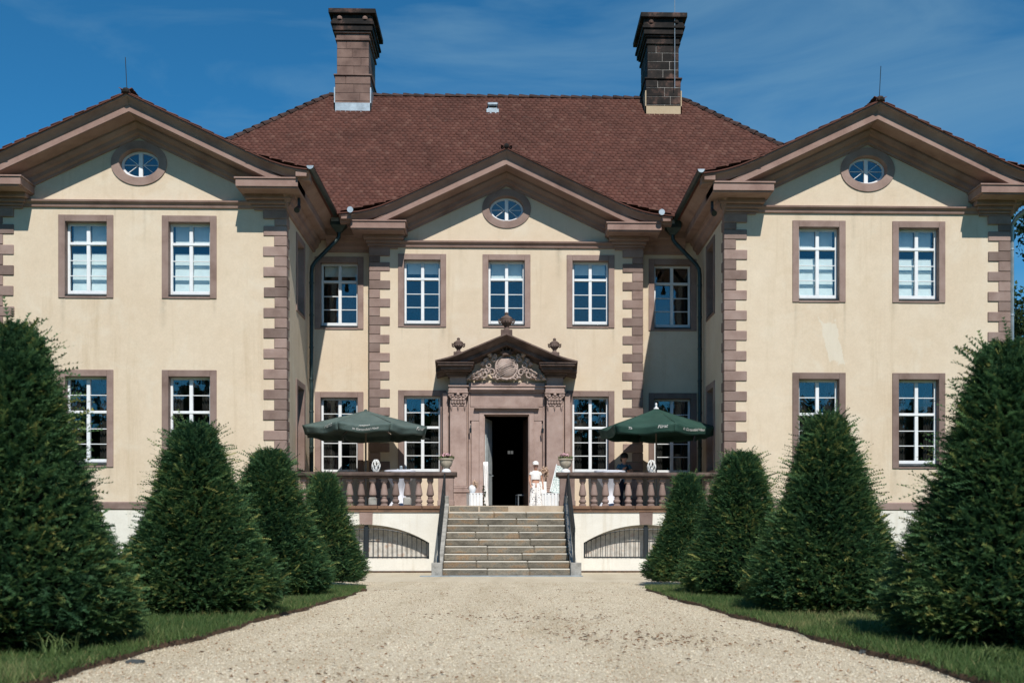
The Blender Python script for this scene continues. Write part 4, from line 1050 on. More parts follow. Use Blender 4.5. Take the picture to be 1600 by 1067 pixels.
# ------------------------------------------------------------------ things on the terrace
def bistro(cx, cy, label):
    t = thing('bistro_table', label, 'table', (cx, cy, 1.70), 0, 'covered standing tables')
    MB().lathe([(.40, 1.00), (.41, 1.015), (.40, 1.03)], 28).build('table_top', M['white'], t)
    mb = MB(); prof = [(.415, 1.035), (.42, .99), (.30, .80), (.17, .55), (.13, .40), (.17, .22), (.27, .06), (.30, .01)]; n = 40; vs = []; fs = []
    for r, z in prof:
        for i in range(n):
            a = 2 * math.pi * i / n; rr = r * (1 + (.07 * math.sin(a * 4 + z * 2) + .03 * math.sin(a * 9)) * (1 if z < .95 else 0)); vs.append((rr * math.cos(a), rr * math.sin(a), z))
    for k in range(len(prof) - 1):
        for i in range(n): fs.append((k * n + i, k * n + (i + 1) % n, (k + 1) * n + (i + 1) % n, (k + 1) * n + i))
    fs.append(tuple(range(n)))
    mb.add(vs, fs).build('cloth_cover', M['cloth'], t, True)
    MB().tube([(0, 0, 0), (0, 0, 1.0)], .03, 8).build('column', M['zinc'], t)
    t.scale = (1, 1, .94)
bistro(-2.83, -2.35, 'standing table in white stretch cloth carrying a tin and a napkin')
bistro(2.75, -2.35, 'standing table in white stretch cloth beside the person in blue')
tin = thing('drink_tin', 'small grey tin standing on the white covered bistro table', 'tin', (-2.80, -2.3, 2.674))
MB().lathe([(.04, 0), (.045, .01), (.045, .11), (.04, .125)], 14).build('body', M['zinc'], tin, True); MB().lathe([(.02, 0), (.03, .05)], 8, (-.09, 0, 0)).build('cup', M['zinc'], tin)
tag(MB().box(-.14, .14, -.08, .08, 0, .012, .003).build('napkin', M['fabric_white'], loc=(-2.62, -2.5, 2.676), rot=(0, 0, .2)), 'folded white napkin lying on the bistro table beside a tin', 'napkin')

def lantern(x, label):
    t = thing('lantern', label, 'lantern', (x, TY + .14, 2.562), 0, 'white lattice lanterns on the balustrade')
    pr = lambda u: .042 + .066 * math.sin(math.pi * min(1, (u * .92 + .06))) ** .9
    H = .31
    for sgn in (1, -1):
        mb = MB()
        for k in range(7):
            mb.tube([(pr(i / 10) * math.cos(2 * math.pi * k / 7 + sgn * i * .13), pr(i / 10) * math.sin(2 * math.pi * k / 7 + sgn * i * .13), H * i / 10) for i in range(11)], .0085, 5)
        mb.build('lattice', M['lantern'], t)
    MB().lathe([(.06, 0), (.065, .012), (.05, .02)], 14).build('base', M['lantern'], t)
    MB().tube([(pr(1) * math.cos(a), pr(1) * math.sin(a), H) for a in [2 * math.pi * k / 14 for k in range(15)]], .01, 5).build('rim', M['lantern'], t)
    MB().lathe([(.035, .02), (.035, .13)], 10).build('candle', M['fabric_white'], t)
lantern(at(587.5, 735, TY + .14).x, 'white egg-shaped lattice lantern on the balustrade before the faded parasol pole')
lantern(at(1018, 735, TY + .14).x, 'white egg-shaped lattice lantern on the balustrade before the dark green parasol pole')

def leaf_cloud(n, c, r, size, up=.3, tone=(0, 1), seed=0):
    g = np.random.default_rng(seed)
    d = g.normal(size=(n, 3)); d /= np.linalg.norm(d, axis=1)[:, None]
    p = d * (g.random((n, 1)) ** .45) * np.array(r) + np.array(c)
    a = g.normal(size=(n, 3)) + np.array((0, 0, up)); a /= np.linalg.norm(a, axis=1)[:, None]
    b = np.cross(a, g.normal(size=(n, 3))); b /= np.linalg.norm(b, axis=1)[:, None]
    s = size * g.uniform(.6, 1.3, (n, 1))
    V = np.stack([p - a * s * .5, p + b * s * .28, p + a * s * .6, p - b * s * .28], 1).reshape(-1, 3)
    F = np.arange(n * 4).reshape(-1, 4)
    T = np.repeat(g.uniform(tone[0], tone[1], n), 4)
    return V, F, T
def flower_pot(x, label, seed):
    t = thing('flower_urn', label, 'planter', (x, TY + .12, 2.562), 0, 'flower urns on the balustrade ends')
    MB().lathe([(.125, 0), (.12, .03), (.10, .065), (.06, .09)], 18).build('foot', M['white'], t, True)
    MB().lathe([(.055, .085), (.075, .11), (.13, .16), (.16, .25), (.165, .30), (.195, .315), (.2, .335), (.185, .345), (.165, .335)], 22).build('pot', M['pot'], t, True)
    V, F, T = leaf_cloud(260, (0, 0, .37), (.21, .17, .07), .06, seed=seed); me = mesh_np('leaves', V, F, M['grass'], T); obj('leaves', me, t)
    V, F, T = leaf_cloud(130, (-.02, -.03, .43), (.13, .12, .055), .05, seed=seed + 1); obj('blossoms', mesh_np('blossoms', V, F, M['petal'], T), t)
flower_pot(at(697, 735, TY).x, 'pale stone flower urn with pink blossoms, on the pedestal near the lone white slatted crate', 3)
flower_pot(at(884, 735, TY).x, 'pale stone flower urn with pink blossoms, on the pedestal near the leaning lace board', 8)

def crate(x, y, w, h, label, rz=0):
    t = thing('slatted_crate', label, 'crate', (x, y, 1.70), rz)
    MB().box(-w / 2 + .02, w / 2 - .02, -w / 2 + .02, w / 2 - .02, .0, h - .02).build('inner_box', M['fabric_white'], t)
    n = int(w / .075)
    for k in range(n):
        xx = -w / 2 + w * (k + .5) / n
        for sy in (-1, 1): MB().box(xx - w / n * .36, xx + w / n * .36, sy * w / 2 - .01, sy * w / 2 + .01, 0, h, .003).build('slat', M['white'], t)
        for sx in (-1, 1): MB().box(sx * w / 2 - .01, sx * w / 2 + .01, xx - w / n * .36, xx + w / n * .36, 0, h, .003).build('slat', M['white'], t)
    MB().box(-w / 2 - .01, w / 2 + .01, -w / 2 - .01, w / 2 + .01, h, h + .015).build('lid', M['white'], t)
crate(-.89, -.98, .36, .42, 'white slatted crate carrying a white vase beside the door garland', R(16))
crate(.98, -.95, .30, .42, 'white slatted crate behind the child, carrying a white card', R(-6))
crate(1.30, -.98, .29, .42, 'white slatted crate under the leaning lace board', R(-10))
vz = thing('vase', 'round white vase with dried stems on the lone slatted crate', 'vase', (-.95, -.98, 2.137))
MB().lathe([(.05, 0), (.09, .05), (.105, .12), (.09, .18), (.06, .21), (.065, .22)], 16).build('body', M['white'], vz, True)
V, F, T = leaf_cloud(90, (.08, -.02, .24), (.09, .07, .12), .07, 1, seed=21); obj('dried_stems', mesh_np('dried_stems', V, F, M['pampas'], T), vz)
pm = thing('pampas_bouquet', 'blush pampas grass bouquet in a white vase behind the child', 'bouquet', (1.02, -.80, 2.137))
MB().lathe([(.05, 0), (.07, .08), (.05, .22), (.055, .24)], 14).build('vase', M['white'], pm, True)
for k in range(9):
    a = k * 2.4; V, F, T = leaf_cloud(70, (.11 * math.cos(a), .06 * math.sin(a), .52 + .06 * (k % 3)), (.045, .045, .11), .05, 1.2, seed=30 + k)
    obj('plume', mesh_np('plume', V, F, M['pampas'], T), pm)
    MB().tube([(0, 0, .2), (.09 * math.cos(a), .05 * math.sin(a), .48)], .004, 4).build('stem', M['pampas'], pm)
tag(MB().box(-.11, .11, -.006, .006, 0, .32, .003).build('white_card', M['fabric_white'], loc=(1.0, -1.06, 2.138), rot=(R(-6), 0, R(4))), 'plain white card standing upright on a slatted crate beside the child', 'card')
def lace_mat():
    m, t, b, o = new_mat('lace'); v = N(t, 'ShaderNodeTexVoronoi', Scale=17); v.feature = 'DISTANCE_TO_EDGE'
    t.links.new(N(t, 'ShaderNodeNewGeometry').outputs['Position'], v.inputs['Vector'])
    t.links.new(ramp(t, v.outputs['Distance'], [(.05, (.72, .76, .74)), (.14, (.36, .45, .44))]), b.inputs['Base Color']); b.inputs['Roughness'].default_value = .9; return m
M['lace'] = lace_mat()
lb = thing('lace_board', 'pale patterned lace board leaning on slatted crates beside the balustrade pedestal', 'board', (1.36, -1.0, 2.138), 0)
lbm = MB().box(-.15, .15, -.01, .01, 0, .78, .02); o = lbm.build('panel', M['lace'], lb, rot=(R(-8), R(14), 0))
for sx in (-.16, .16): MB().box(sx - .012, sx + .012, -.016, .016, 0, .80, .004).build('edge', M['white'], lb, rot=(R(-8), R(14), 0))
ga = thing('door_garland', 'white draped cloth with leafy garland hanging at the door jamb', 'garland', (-.60, -.28, 1.70))
mb = MB(); vs = []; fs = []
for j in range(13):
    z = 1.35 * (1 - j / 12)
    for i in range(9): vs.append((-.06 + .017 * i + .004 * j / 3, -.02 + .018 * math.sin(i * 2.2 + j * .3), z))
for j in range(12):
    for i in range(8): fs.append((j * 9 + i, j * 9 + i + 1, (j + 1) * 9 + i + 1, (j + 1) * 9 + i))
co = mb.add(vs, fs).build('cloth', M['fabric_white'], ga, True); co.modifiers.new('t', 'SOLIDIFY').thickness = .005
for k in range(8):
    V, F, T = leaf_cloud(16, (-.03 + .03 * math.sin(k * 1.7), -.06, .06 + .085 * k), (.035, .02, .03), .045, seed=50 + k); obj('leaf_sprig', mesh_np('leaf_sprig', V, F, M['tree'], T), ga)
# hallway: sign and chair
m, t, b, o = new_mat('pale_glow'); b.inputs['Base Color'].default_value = (.3, .3, .3, 1); b.inputs['Emission Color'].default_value = (.8, .82, .8, 1); b.inputs['Emission Strength'].default_value = .13; M['glow'] = m  # emission put in for a small pale patch of light down the hall
sg = thing('hallway_glow', 'small pale lit sign of two squares inside the dark hallway', 'glow', (.14, 7.40, 3.92))
for sx in (-.055, .05): MB().box(sx - .045, sx + .04, -.02, .02, -.055, .055, .004).build('panel', M['glow'], sg)
MB().box(-.12, .12, 0, .06, -.08, .08).build('housing', M['dark'], sg)
M['chair'] = plain('grey_chair', (.16, .18, .2), .4)
chm = thing('chair', 'grey metal chair just inside the open doorway', 'chair', (.50, .95, 1.70), R(-80))
MB().box(-.21, .21, -.21, .21, .43, .47, .01).build('seat', M['chair'], chm)
for sx in (-.19, .19):
    MB().tube([(sx, -.19, 0), (sx, -.19, .43)], .018, 6).build('leg', M['chair'], chm)
    MB().tube([(sx, .19, 0), (sx, .19, .45), (sx, .22, .75), (sx, .27, .98)], .018, 6).build('leg', M['chair'], chm)
MB().box(-.2, .2, .235, .26, .78, .95, .006).build('backrest', M['chair'], chm)

# ------------------------------------------------------------------ people
def skin_mesh(J, E, name):
    names = list(J); me = bpy.data.meshes.new(name); me.from_pydata([J[k][0] for k in names], [(names.index(a), names.index(b)) for a, b in E], [])
    o = bpy.data.objects.new(name, me); COL.objects.link(o)
    sk = o.modifiers.new('skin', 'SKIN'); sk.use_smooth_shade = True
    lay = me.skin_vertices[0].data
    for i, k in enumerate(names):
        r = J[k][1]; lay[i].radius = r if isinstance(r, tuple) else (r, r); lay[i].use_root = (k == 'pelvis')
    ss = o.modifiers.new('sub', 'SUBSURF'); ss.levels = 2; ss.render_levels = 2
    bpy.context.view_layer.update()
    m = bpy.data.meshes.new_from_object(o.evaluated_get(bpy.context.evaluated_depsgraph_get())); bpy.data.objects.remove(o); return m
def figure(label, loc, rz, k, arms, head_dy):
    """k scales a 1.28 m figure; arms: side -> (elbow, wrist, hand)"""
    t = thing('person', label, 'person', loc, rz)
    J = {'pelvis': ((0, 0, .66), (.10, .075)), 'spine': ((0, .01, .80), (.088, .065)), 'chest': ((0, .01, .93), (.105, .07)), 'neck': ((0, .005, 1.045), .036),
         'jaw': ((0, -.01 + head_dy * .5, 1.10), (.055, .062)), 'brow': ((0, -.004 + head_dy, 1.175), (.072, .082)), 'crown': ((0, .006 + head_dy, 1.225), (.055, .065))}
    E = [('pelvis', 'spine'), ('spine', 'chest'), ('chest', 'neck'), ('neck', 'jaw'), ('jaw', 'brow'), ('brow', 'crown')]
    for s, q in ((-1, 'l'), (1, 'r')):
        el, wr, ha = arms[q]
        J.update({'sh' + q: ((s * .125, .01, .985), .042), 'el' + q: (el, .031), 'wr' + q: (wr, .021), 'ha' + q: (ha, (.03, .016)),
                  'hip' + q: ((s * .065, 0, .60), .068), 'kn' + q: ((s * .08, -.012, .335), .047), 'an' + q: ((s * .085, .012, .06), .029), 'to' + q: ((s * .095, -.10, .026), (.034, .022))})
        E += [('chest', 'sh' + q), ('sh' + q, 'el' + q), ('el' + q, 'wr' + q), ('wr' + q, 'ha' + q), ('pelvis', 'hip' + q), ('hip' + q, 'kn' + q), ('kn' + q, 'an' + q), ('an' + q, 'to' + q)]
    me = skin_mesh(J, E, 'body')
    bm = bmesh.new(); bm.from_mesh(me)
    mb = MB()
    for s, q in ((-1, 'l'), (1, 'r')):
        el, wr, ha = (Vector(v) for v in arms[q]); d = (ha - wr).normalized(); side = d.cross(Vector((0, 1, .2))).normalized()
        for i, (off, ln) in enumerate(((-.02, .045), (-.007, .052), (.007, .05), (.019, .04))):
            b = ha + side * off; mb.tube([b, b + d * ln * .55 + Vector((0, -.004, 0)), b + d * ln + Vector((0, -.014, 0))], [.0075, .007, .005], 6)
        mb.tube([wr + d * .02 - side * .016 * s, wr + d * .045 - side * .036 * s + Vector((0, -.01, 0)), wr + d * .068 - side * .036 * s + Vector((0, -.02, 0))], [.009, .008, .005], 6)
    mb.ball((0, -.088 + head_dy, 1.145), (.011, .014, .015), 6, 4)
    for s in (-1, 1): mb.ball((s * .072, .0 + head_dy, 1.15), (.008, .016, .024), 6, 4)
    fm = mb.mesh('fingers', None); bm.from_mesh(fm); bm.to_mesh(me); bm.free()
    me.materials.clear(); me.materials.append(M['skin']); me.polygons.foreach_set('use_smooth', [True] * len(me.polygons))
    b = obj('body', me, t)
    for s in (-1, 1): MB().ball((s * .028, -.079 + head_dy, 1.165), (.010, .006, .007), 6, 4).build('eye', M['hair'], t)
    MB().ball((0, -.082 + head_dy, 1.112), (.02, .005, .005), 6, 4).build('mouth', M['petal'], t)
    t.scale = (k, k, k); return t
def torso(parent, z0, z1, mat, wx, name='shirt', sleeve=None, arms=None, wy=.085):
    mb = MB(); n = 20; vs = []; fs = []; lv = 9
    for j in range(lv):
        u = j / (lv - 1); z = z0 + (z1 - z0) * u
        f = 1 + .05 * math.sin(u * 3) - (.62 * max(0, (u - .8) / .2) ** 1.5)
        for i in range(n):
            a = 2 * math.pi * i / n; vs.append((wx * f * math.cos(a) * (1 + .025 * math.sin(5 * a)), .01 + wy * f * math.sin(a), z))
    for j in range(lv - 1):
        for i in range(n): fs.append((j * n + i, j * n + (i + 1) % n, (j + 1) * n + (i + 1) % n, (j + 1) * n + i))
    mb.add(vs, fs)
    if sleeve:
        for s, q in ((-1, 'l'), (1, 'r')):
            a = Vector((s * .10, .01, .99)); e = Vector(arms[q][0]); mb.tube([a, a.lerp(e, .4), a.lerp(e, sleeve)], [.05, .056, .054], 12)
    mb.build(name, mat, parent, True, 60)
def trousers(parent, mat, top, flare, z_end):
    for s in (-1, 1):
        MB().tube([(s * .055, 0, top), (s * .065, 0, .56), (s * .085, -.005, .34), (s * .10, 0, z_end)], [.075, .08, .066 + flare * .3, .05 + flare], 14).build('trouser_leg', mat, parent, True, 60)
ca = {'l': ((-.175, .01, .80), (-.16, -.07, .66), (-.15, -.10, .60)), 'r': ((.185, .03, .80), (.20, -.03, .63), (.20, -.05, .565))}
cp_ = at(837, 790, -1.42)
child = figure('child in white cap, short white shirt and loose white trousers standing by the door', (cp_.x, -1.42, 1.70), R(8), 1.0, ca, 0)
torso(child, .79, 1.035, M['fabric_white'], .135, sleeve=.42, arms=ca)
def pat():
    m, t, b, o = new_mat('patterned_cotton'); t.links.new(ramp(t, noise(t, 22, 3, .6), [(.56, (.8, .79, .78)), (.62, (.10, .10, .12))]), b.inputs['Base Color']); b.inputs['Roughness'].default_value = .9; return m
trousers(child, pat(), .69, .045, .03)
MB().lathe([(.082, 0), (.088, .03), (.078, .07), (.045, .098), (.005, .108)], 18, (0, .004, 1.195)).build('cap', M['fabric_white'], child, True)
MB().add([(.075 * math.cos(a) * (1 if r == 0 else 1.02), -.04 - .055 * r * (1 - abs(math.cos(a)) ** 2 * .7) - .045 * math.sin(a) , 1.208 - .012 * r - dz) for dz in (0, .006) for r in (0, 1) for a in [math.pi * k / 10 for k in range(11)]],
         [(i, i + 1, 12 + i, 11 + i) for i in range(10)] + [(22 + i, 33 + i, 34 + i, 23 + i) for i in range(10)] + [(11 + i, 12 + i, 34 + i, 33 + i) for i in range(10)]).build('cap_brim', M['fabric_white'], child)
for s in (-1, 1): MB().ball((s * .10, -.045, .03), (.04, .085, .032), 10, 6).build('shoe', M['fabric_white'], child, True)
aa = {'l': ((-.19, -.03, .80), (-.09, -.16, .86), (-.05, -.20, .90)), 'r': ((.19, -.02, .80), (.08, -.15, .83), (.03, -.19, .86))}
ap_ = at(975, 735, -1.1)
adult = figure('dark-haired person in a blue top bending over a phone beneath the dark green parasol', (ap_.x, -1.1, 1.70), R(14), 1.22, aa, -.03)
torso(adult, .60, 1.035, M['blue_top'], .13, sleeve=.5, arms=aa)
trousers(adult, M['denim'], .66, .0, .05)
hr = MB().lathe([(.088, 0), (.094, .04), (.085, .09), (.05, .125), (.005, .135)], 16, (0, .012 - .03, 1.145)); hr.ball((0, .07, 1.20), .05, 10, 6); hr.ball((0, .05, 1.12), (.075, .05, .07), 10, 6)
hr.build('hair', M['hair'], adult, True)
for s in (-1, 1): MB().ball((s * .095, -.045, .03), (.04, .09, .034), 10, 6).build('shoe', M['slab'], adult, True)
hp_ = adult.matrix_basis @ Vector((-.01, -.235, .91))
tag(MB().box(-.04, .04, -.005, .005, -.075, .075, .004).build('phone', M['iron'], loc=hp_, rot=(R(-35), 0, R(14))), 'dark phone held by the person in the blue top', 'phone')

# ------------------------------------------------------------------ yews
def yew_radius(z, H=2.05):
    zs = [0, .05, .16, .32, .6, .9, 1.2, 1.5, 1.75, 1.92, 2.0, 2.05]; rs = [.50, .68, .775, .775, .635, .50, .39, .305, .235, .175, .10, .02]
    return np.interp(z, zs, rs)
def yew_meshes(seed, nspr, need, shoots):
    g = np.random.default_rng(seed)
    ph = g.uniform(0, 6.28, 8)
    def lump(a, z): return 1 + .06 * np.sin(2 * a + ph[0] + z * 1.7) + .065 * np.sin(3 * a + ph[1] - z * 3.1) + .04 * np.sin(7 * a + ph[2] + z * 6) + .025 * np.sin(11 * a + ph[3] - z * 9)
    # sample height by area
    zz = np.linspace(0.02, 2.03, 400); w = yew_radius(zz) + .12; w[zz > 1.9] *= 1.6; w /= w.sum()
    n = nspr
    z = g.choice(zz, n, p=w) + g.normal(0, .01, n); a = g.uniform(0, 2 * np.pi, n)
    depth = g.beta(2.6, 1.25, n); isl = np.arange(n) < shoots
    z[:shoots] = g.uniform(.25, 2.03, shoots) ** 1.0; depth[:shoots] = 1.0
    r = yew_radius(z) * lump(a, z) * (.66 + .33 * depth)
    base = np.stack([r * np.cos(a), r * np.sin(a), z], 1)
    rad = np.stack([np.cos(a), np.sin(a), np.zeros(n)], 1)
    upw = .28 + .55 * np.clip((z - .3) / 1.7, 0, 1); upw = np.where(z > 1.8, 1.5, upw); upw = np.where(isl, .45 + .5 * (z > 1.85), upw)
    d = rad * .9 + np.array((0, 0, 1.)) * upw[:, None] + g.normal(0, .34, (n, 3)); d /= np.linalg.norm(d, axis=1)[:, None]
    Ln = g.uniform(.07, .14, n); Ln[:shoots] = g.uniform(.14, .27, shoots) * np.where(z[:shoots] > 1.0, 1.1, .7)
    Ln *= 1.0
    side = np.cross(d, g.normal(size=(n, 3)) * .5 + np.array((0, 0, 1.))); side /= np.linalg.norm(side, axis=1)[:, None]
    nor = np.cross(side, d)
    K = need
    t = (np.arange(K) // 2 + .6) / (K / 2 + .3); sg = np.where(np.arange(K) % 2 == 0, 1., -1.)
    droop = -.25 * (t ** 2)
    c = base[:, None] + d[:, None] * (t[None, :, None] * Ln[:, None, None]) + np.array((0, 0, 1.)) * (droop[None, :, None] * Ln[:, None, None] * .5)
    nl = (.026 * (1.05 - .35 * t))[None, :] * g.uniform(.8, 1.2, (n, K))
    nd = side[:, None] * sg[None, :, None] * .80 + d[:, None] * .60 + nor[:, None] * g.normal(.05, .22, (n, K))[..., None]
    wv = d[:, None] * np.where(isl, .0095, .0052)[:, None, None] + g.normal(0, .0012, (n, K, 3))
    V = np.stack([c - wv, c + wv, c + nd * nl[..., None]], 2).reshape(-1, 3)
    sv = side * .0022 * np.where(isl, 1.6, 1.0)[:, None]
    tip = c[:, -1] + d * .008; V = np.concatenate([V, np.stack([base - sv, base + sv, tip], 1).reshape(-1, 3)])
    F = np.arange(len(V)).reshape(-1, 3)
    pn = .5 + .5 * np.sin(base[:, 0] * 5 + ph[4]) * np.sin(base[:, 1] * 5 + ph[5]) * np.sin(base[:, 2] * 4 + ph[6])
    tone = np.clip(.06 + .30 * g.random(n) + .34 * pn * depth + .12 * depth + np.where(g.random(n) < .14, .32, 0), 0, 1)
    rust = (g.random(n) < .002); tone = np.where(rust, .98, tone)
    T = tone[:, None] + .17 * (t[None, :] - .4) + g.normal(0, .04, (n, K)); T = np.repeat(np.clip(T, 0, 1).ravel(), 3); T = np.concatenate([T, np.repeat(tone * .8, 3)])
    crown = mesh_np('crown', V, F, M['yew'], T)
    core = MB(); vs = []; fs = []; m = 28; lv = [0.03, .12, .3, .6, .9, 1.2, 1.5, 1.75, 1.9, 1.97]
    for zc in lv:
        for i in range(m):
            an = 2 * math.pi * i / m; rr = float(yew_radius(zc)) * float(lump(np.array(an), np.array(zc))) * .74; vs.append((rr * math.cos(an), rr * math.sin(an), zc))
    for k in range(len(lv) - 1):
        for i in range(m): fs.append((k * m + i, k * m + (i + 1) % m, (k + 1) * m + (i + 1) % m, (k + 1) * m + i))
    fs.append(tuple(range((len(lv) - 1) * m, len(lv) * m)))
    return crown, core.add(vs, fs).mesh('dark_core', M['yew_core'])  # added opaque core, its near-black giving the shaded depth behind the needles
YM = [yew_meshes(11, 17000, 18, 700), yew_meshes(12, 17000, 18, 650), yew_meshes(13, 13000, 16, 500)]
trunk_me = MB().tube([(0, 0, -.1), (.01, 0, .3), (0, .01, 1.2), (0, 0, 1.7)], [.09, .075, .05, .02], 8).mesh('trunk', M['bark'])
side_n = {-1: 'faded grey-green', 1: 'dark green'}
ordn = ['first', 'second', 'third', 'fourth']
YEWS = [(-1, 3, -3.20, 20.4, .97, .925, 2), (-1, 2, -3.24, 15.9, 1.08, .945, 1), (-1, 1, -3.22, 12.0, 1.06, .925, 0), (-1, 0, -3.50, 8.2, 1.09, 1.07, 1),
        (1, 3, 3.20, 20.4, .92, .925, 1), (1, 2, 3.26, 15.9, 1.12, .94, 2), (1, 1, 3.36, 12.0, .98, .985, 0), (1, 0, 3.66, 8.3, 1.10, 1.035, 1)]
for s, k, x, D, sr_, sh_, mi in YEWS:
    lab = ordn[3 - k] + ' clipped yew cone from the house in the row before the ' + side_n[s] + ' parasol'
    y = thing('yew_topiary', lab, 'yew', (x, CAMY + D, .06), random.uniform(0, 6.28), 'clipped yews lining the gravel path')
    y.scale = (sr_, sr_, sh_)
    obj('crown', YM[mi][0], y); obj('dark_core', YM[mi][1], y); obj('trunk', trunk_me, y)

# ------------------------------------------------------------------ grass, pebbles, leaves
def grass(s, n, seed):
    g = np.random.default_rng(seed)
    D = 5.0 + 14.2 * g.random(n) ** 1.25; off = g.random(n) ** 1.6 * 4.5 + g.normal(0, .04, n) + .012
    ex = np.array([edge_x(d, s) for d in D]); x = ex + s * off
    y = CAMY + D
    corner = (D > 18.2) & (np.hypot(s * x - 3.2, D - 18.2) > 1.0) & (s * x < 3.2)
    keep = ~corner; x, y, off = x[keep], y[keep], off[keep]; n = len(x)
    pn = .5 + .5 * np.sin(x * 3.1 + 1) * np.sin(y * 2.3 + seed)
    h = g.uniform(.025, .065, n) * (1 + .6 * (g.random(n) < .06)) * (.75 + .5 * pn)
    a = g.uniform(0, 6.28, n); w = g.uniform(.0025, .0045, n); b = np.stack([np.cos(a), np.sin(a), 0 * a], 1)
    lean = np.stack([g.normal(0, .5, n), g.normal(0, .5, n), np.ones(n)], 1) * h[:, None]
    p = np.stack([x, y, np.full(n, .046)], 1)
    V = np.stack([p - b * w[:, None], p + b * w[:, None], p + lean], 1).reshape(-1, 3)
    pn2 = .5 + .5 * np.sin(x * 1.3 + 2 + seed) * np.sin(y * .9) + .25 * np.sin(x * 7) * np.sin(y * 6)
    T = np.clip(.12 + .30 * pn + .30 * pn2 ** 2 + g.normal(0, .16, n) + .4 * (g.random(n) < .08), 0, 1)
    tt = np.stack([T * .8, T * .8, np.clip(T + .12, 0, 1)], 1).ravel()
    tag(obj('grass', mesh_np('grass', V, np.arange(len(V)).reshape(-1, 3), M['grass'], tt)), 'short patchy grass growing under the yews beside the gravel', 'grass', kind='stuff')
grass(-1, 90000, 4); grass(1, 90000, 5)
def tuft(x, D, n, h0, label):
    g = np.random.default_rng(int(abs(x) * 100)); K = 6
    a = g.uniform(0, 6.28, n); out = g.uniform(.05, .22, n); h = h0 * g.uniform(.6, 1.1, n)
    V = []; F = []; T = []
    for i in range(n):
        b0 = np.array((x + g.normal(0, .05), CAMY + D + g.normal(0, .05), .06)); dr = np.array((math.cos(a[i]), math.sin(a[i]), 0)); sd = np.array((-dr[1], dr[0], 0))
        st = len(V)
        for k in range(K):
            t = k / (K - 1); w = .006 * (1 - t) + .0008; c = b0 + dr * out[i] * t ** 1.7 + np.array((0, 0, h[i] * (t - .45 * t ** 3)))
            V += [c - sd * w, c + sd * w]; T += [.45 + .3 * t] * 2
            if k: F.append((st + 2 * k - 2, st + 2 * k - 1, st + 2 * k + 1, st + 2 * k))
    tag(obj('grass_tuft', mesh_np('grass_tuft', np.array(V), np.array(F), M['grass'], np.array(T))), label, 'grass tuft')
tuft(-2.83, 7.35, 34, .24, 'tall arching grass tuft at the foot of the biggest yew')
tuft(2.86, 6.75, 26, .17, 'low grass tuft by the path, opposite the tall arching tuft')
def pebbles(n):
    g = np.random.default_rng(9)
    D = 5.4 + 17 * g.random(n) ** 1.7; e1 = np.array([edge_x(d, 1) for d in D]); e0 = np.array([edge_x(d, -1) for d in D])
    x = e0 + (e1 - e0) * g.random(n); x = np.where(D > 18.3, x * 1.5, x); y = CAMY + D
    r = .0032 + .0055 * g.random(n) ** 2.5
    base = np.array([(1, 0, 0), (0, 1, 0), (-1, 0, 0), (0, -1, 0), (0, 0, 1), (0, 0, -1)], float)
    V = base[None] * (r[:, None] * np.stack([g.uniform(.8, 1.5, n), g.uniform(.7, 1.2, n), g.uniform(.45, .8, n)], 1))[:, None, :]
    V = V + g.normal(0, .12, V.shape) * r[:, None, None]
    a = g.uniform(0, 6.28, n); c, s_ = np.cos(a)[:, None], np.sin(a)[:, None]
    X = V[..., 0] * c - V[..., 1] * s_; Y = V[..., 0] * s_ + V[..., 1] * c
    V = np.stack([X + x[:, None], Y + y[:, None], V[..., 2] + (r * .3)[:, None] + .002], 2)
    F0 = np.array([(0, 1, 4), (1, 2, 4), (2, 3, 4), (3, 0, 4), (1, 0, 5), (2, 1, 5), (3, 2, 5), (0, 3, 5)])
    F = (F0[None] + (np.arange(n) * 6)[:, None, None]).reshape(-1, 3)
    tag(obj('gravel_pebbles', mesh_np('gravel_pebbles', V.reshape(-1, 3), F, M['pebble'])), 'loose pale pebbles covering the gravel path', 'gravel', kind='stuff')
pebbles(130000)
def litter(n):
    g = np.random.default_rng(19); V = []; F = []
    cl = [(g.uniform(-2, 2), g.uniform(6, 12)) for _ in range(14)]
    for i in range(n):
        if i % 2: cx, cd = cl[i % 14]; x, D = cx + g.normal(0, .35), cd + g.normal(0, .3)
        else: D = 5.6 + 13 * g.random() ** 1.3; x = g.uniform(-2.3, 2.3)
        L_ = g.uniform(.010, .028); a = g.uniform(0, 6.28); u = np.array((math.cos(a), math.sin(a), 0)); v = np.array((-u[1], u[0], 0)); p = np.array((x, CAMY + D, .012)); st = len(V)
        V += [p - u * L_, p + v * L_ * .45 + np.array((0, 0, g.uniform(0, .012))), p + u * L_ + np.array((0, 0, g.uniform(0, .01))), p - v * L_ * .45 + np.array((0, 0, g.uniform(0, .012)))]
        F.append((st, st + 1, st + 2, st + 3))
    tag(obj('leaf_litter', mesh_np('leaf_litter', np.array(V), np.array(F), plain('dry_leaves', (.17, .085, .04), .9, 0, .1, .35))), 'small dry brown leaves scattered over the gravel', 'leaves', kind='stuff')
litter(900)
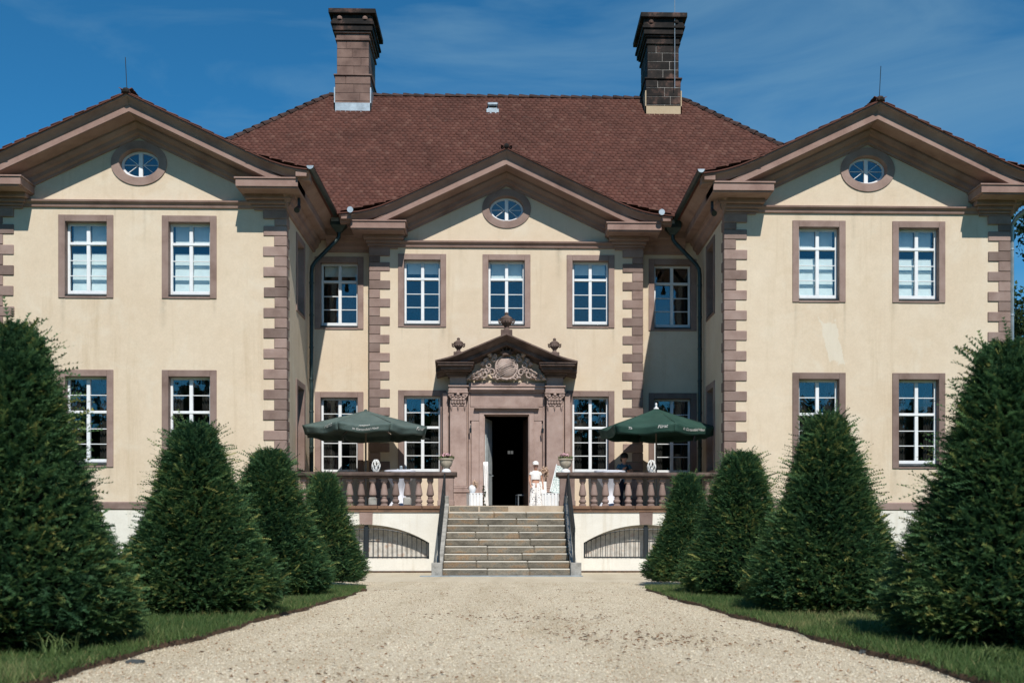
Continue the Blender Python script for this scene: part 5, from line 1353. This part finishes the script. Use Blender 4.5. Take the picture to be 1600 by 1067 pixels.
for (x, y, lab) in ((211, 1034, 'small dark slate chip lying on the gravel before the biggest yew'), (1353, 1022, 'small dark slate chip lying in the yew shade at the path edge')):
    D = CAMZ * FPX / (y - HORY); p = at(x, y, CAMY + D)
    tag(MB().add([(-.055, -.03, 0), (.05, -.045, 0), (.06, .03, 0), (-.03, .05, 0), (-.05, -.025, .018), (.045, -.04, .022), (.052, .025, .016), (-.028, .044, .02)], [(4, 5, 6, 7), (0, 1, 5, 4), (1, 2, 6, 5), (2, 3, 7, 6), (3, 0, 4, 7), (3, 2, 1, 0)]).build('slate_chip', M['slab'], loc=(p.x, p.y, .004)), lab, 'stone')

# ------------------------------------------------------------------ trees
def tree(label, x, y, h, r, seed, n=16000):
    g = np.random.default_rng(seed); t = thing('tree', label, 'tree', (x, y, -.03), 0, 'trees beside the house')
    tr = MB().tube([(0, 0, 0), (.05, .02, h * .2), (-.05, 0, h * .5), (.05, .05, h * .85)], [.32, .25, .15, .04], 9); 
    tr.build('trunk', M['bark'], t, True)
    Vs = []; Ts = []
    for k in range(34):
        u = g.uniform(.16, 1.0); a = g.uniform(0, 6.28); rr = r * (1.05 - u * .75) * g.uniform(.45, 1.0); c = (rr * math.cos(a), rr * math.sin(a), h * u)
        MB().tube([(0, 0, h * u * .8), (c[0] * .5, c[1] * .5, h * u * .93), c], [.07, .045, .012], 5).build('limb', M['bark'], t)
        V, F, T = leaf_cloud(n // 34, c, (r * .38, r * .38, r * .26), .17, seed=seed * 100 + k); Vs.append(V); Ts.append(T * .7 + .3 * g.random())
    V = np.concatenate(Vs); obj('crown', mesh_np('crown', V, np.arange(len(V)).reshape(-1, 4), M['tree'], np.concatenate(Ts)), t)
tree('tall dark green tree rising behind the outer corner downpipe of the patched wing', 18.6, 4.0, 12.4, 3.2, 41)
tree('lower bushy dark tree standing behind the taller tree at the wing', 19.4, 10.5, 10.5, 3.4, 42)
# wood across the park, seen mirrored in the window panes
g = np.random.default_rng(77); Vs = []; Ts = []
for k in range(150):
    x = -130 + 260 * k / 149 + g.normal(0, 1); h = g.uniform(13.5, 19); y = -112 + g.normal(0, 5)
    for q in range(4):
        V, F, T = leaf_cloud(130, (x + g.normal(0, 1.6), y + g.normal(0, 1.5), h * (.25 + .2 * q)), (3.6, 3, h * .2), 1.3, seed=1000 + k * 7 + q); Vs.append(V); Ts.append(T * .6)
V = np.concatenate(Vs); tag(obj('park_woodland', mesh_np('park_woodland', V, np.arange(len(V)).reshape(-1, 4), M['tree'], np.concatenate(Ts))), 'dense distant woodland across the park mirrored in the windows', 'woodland', kind='stuff')
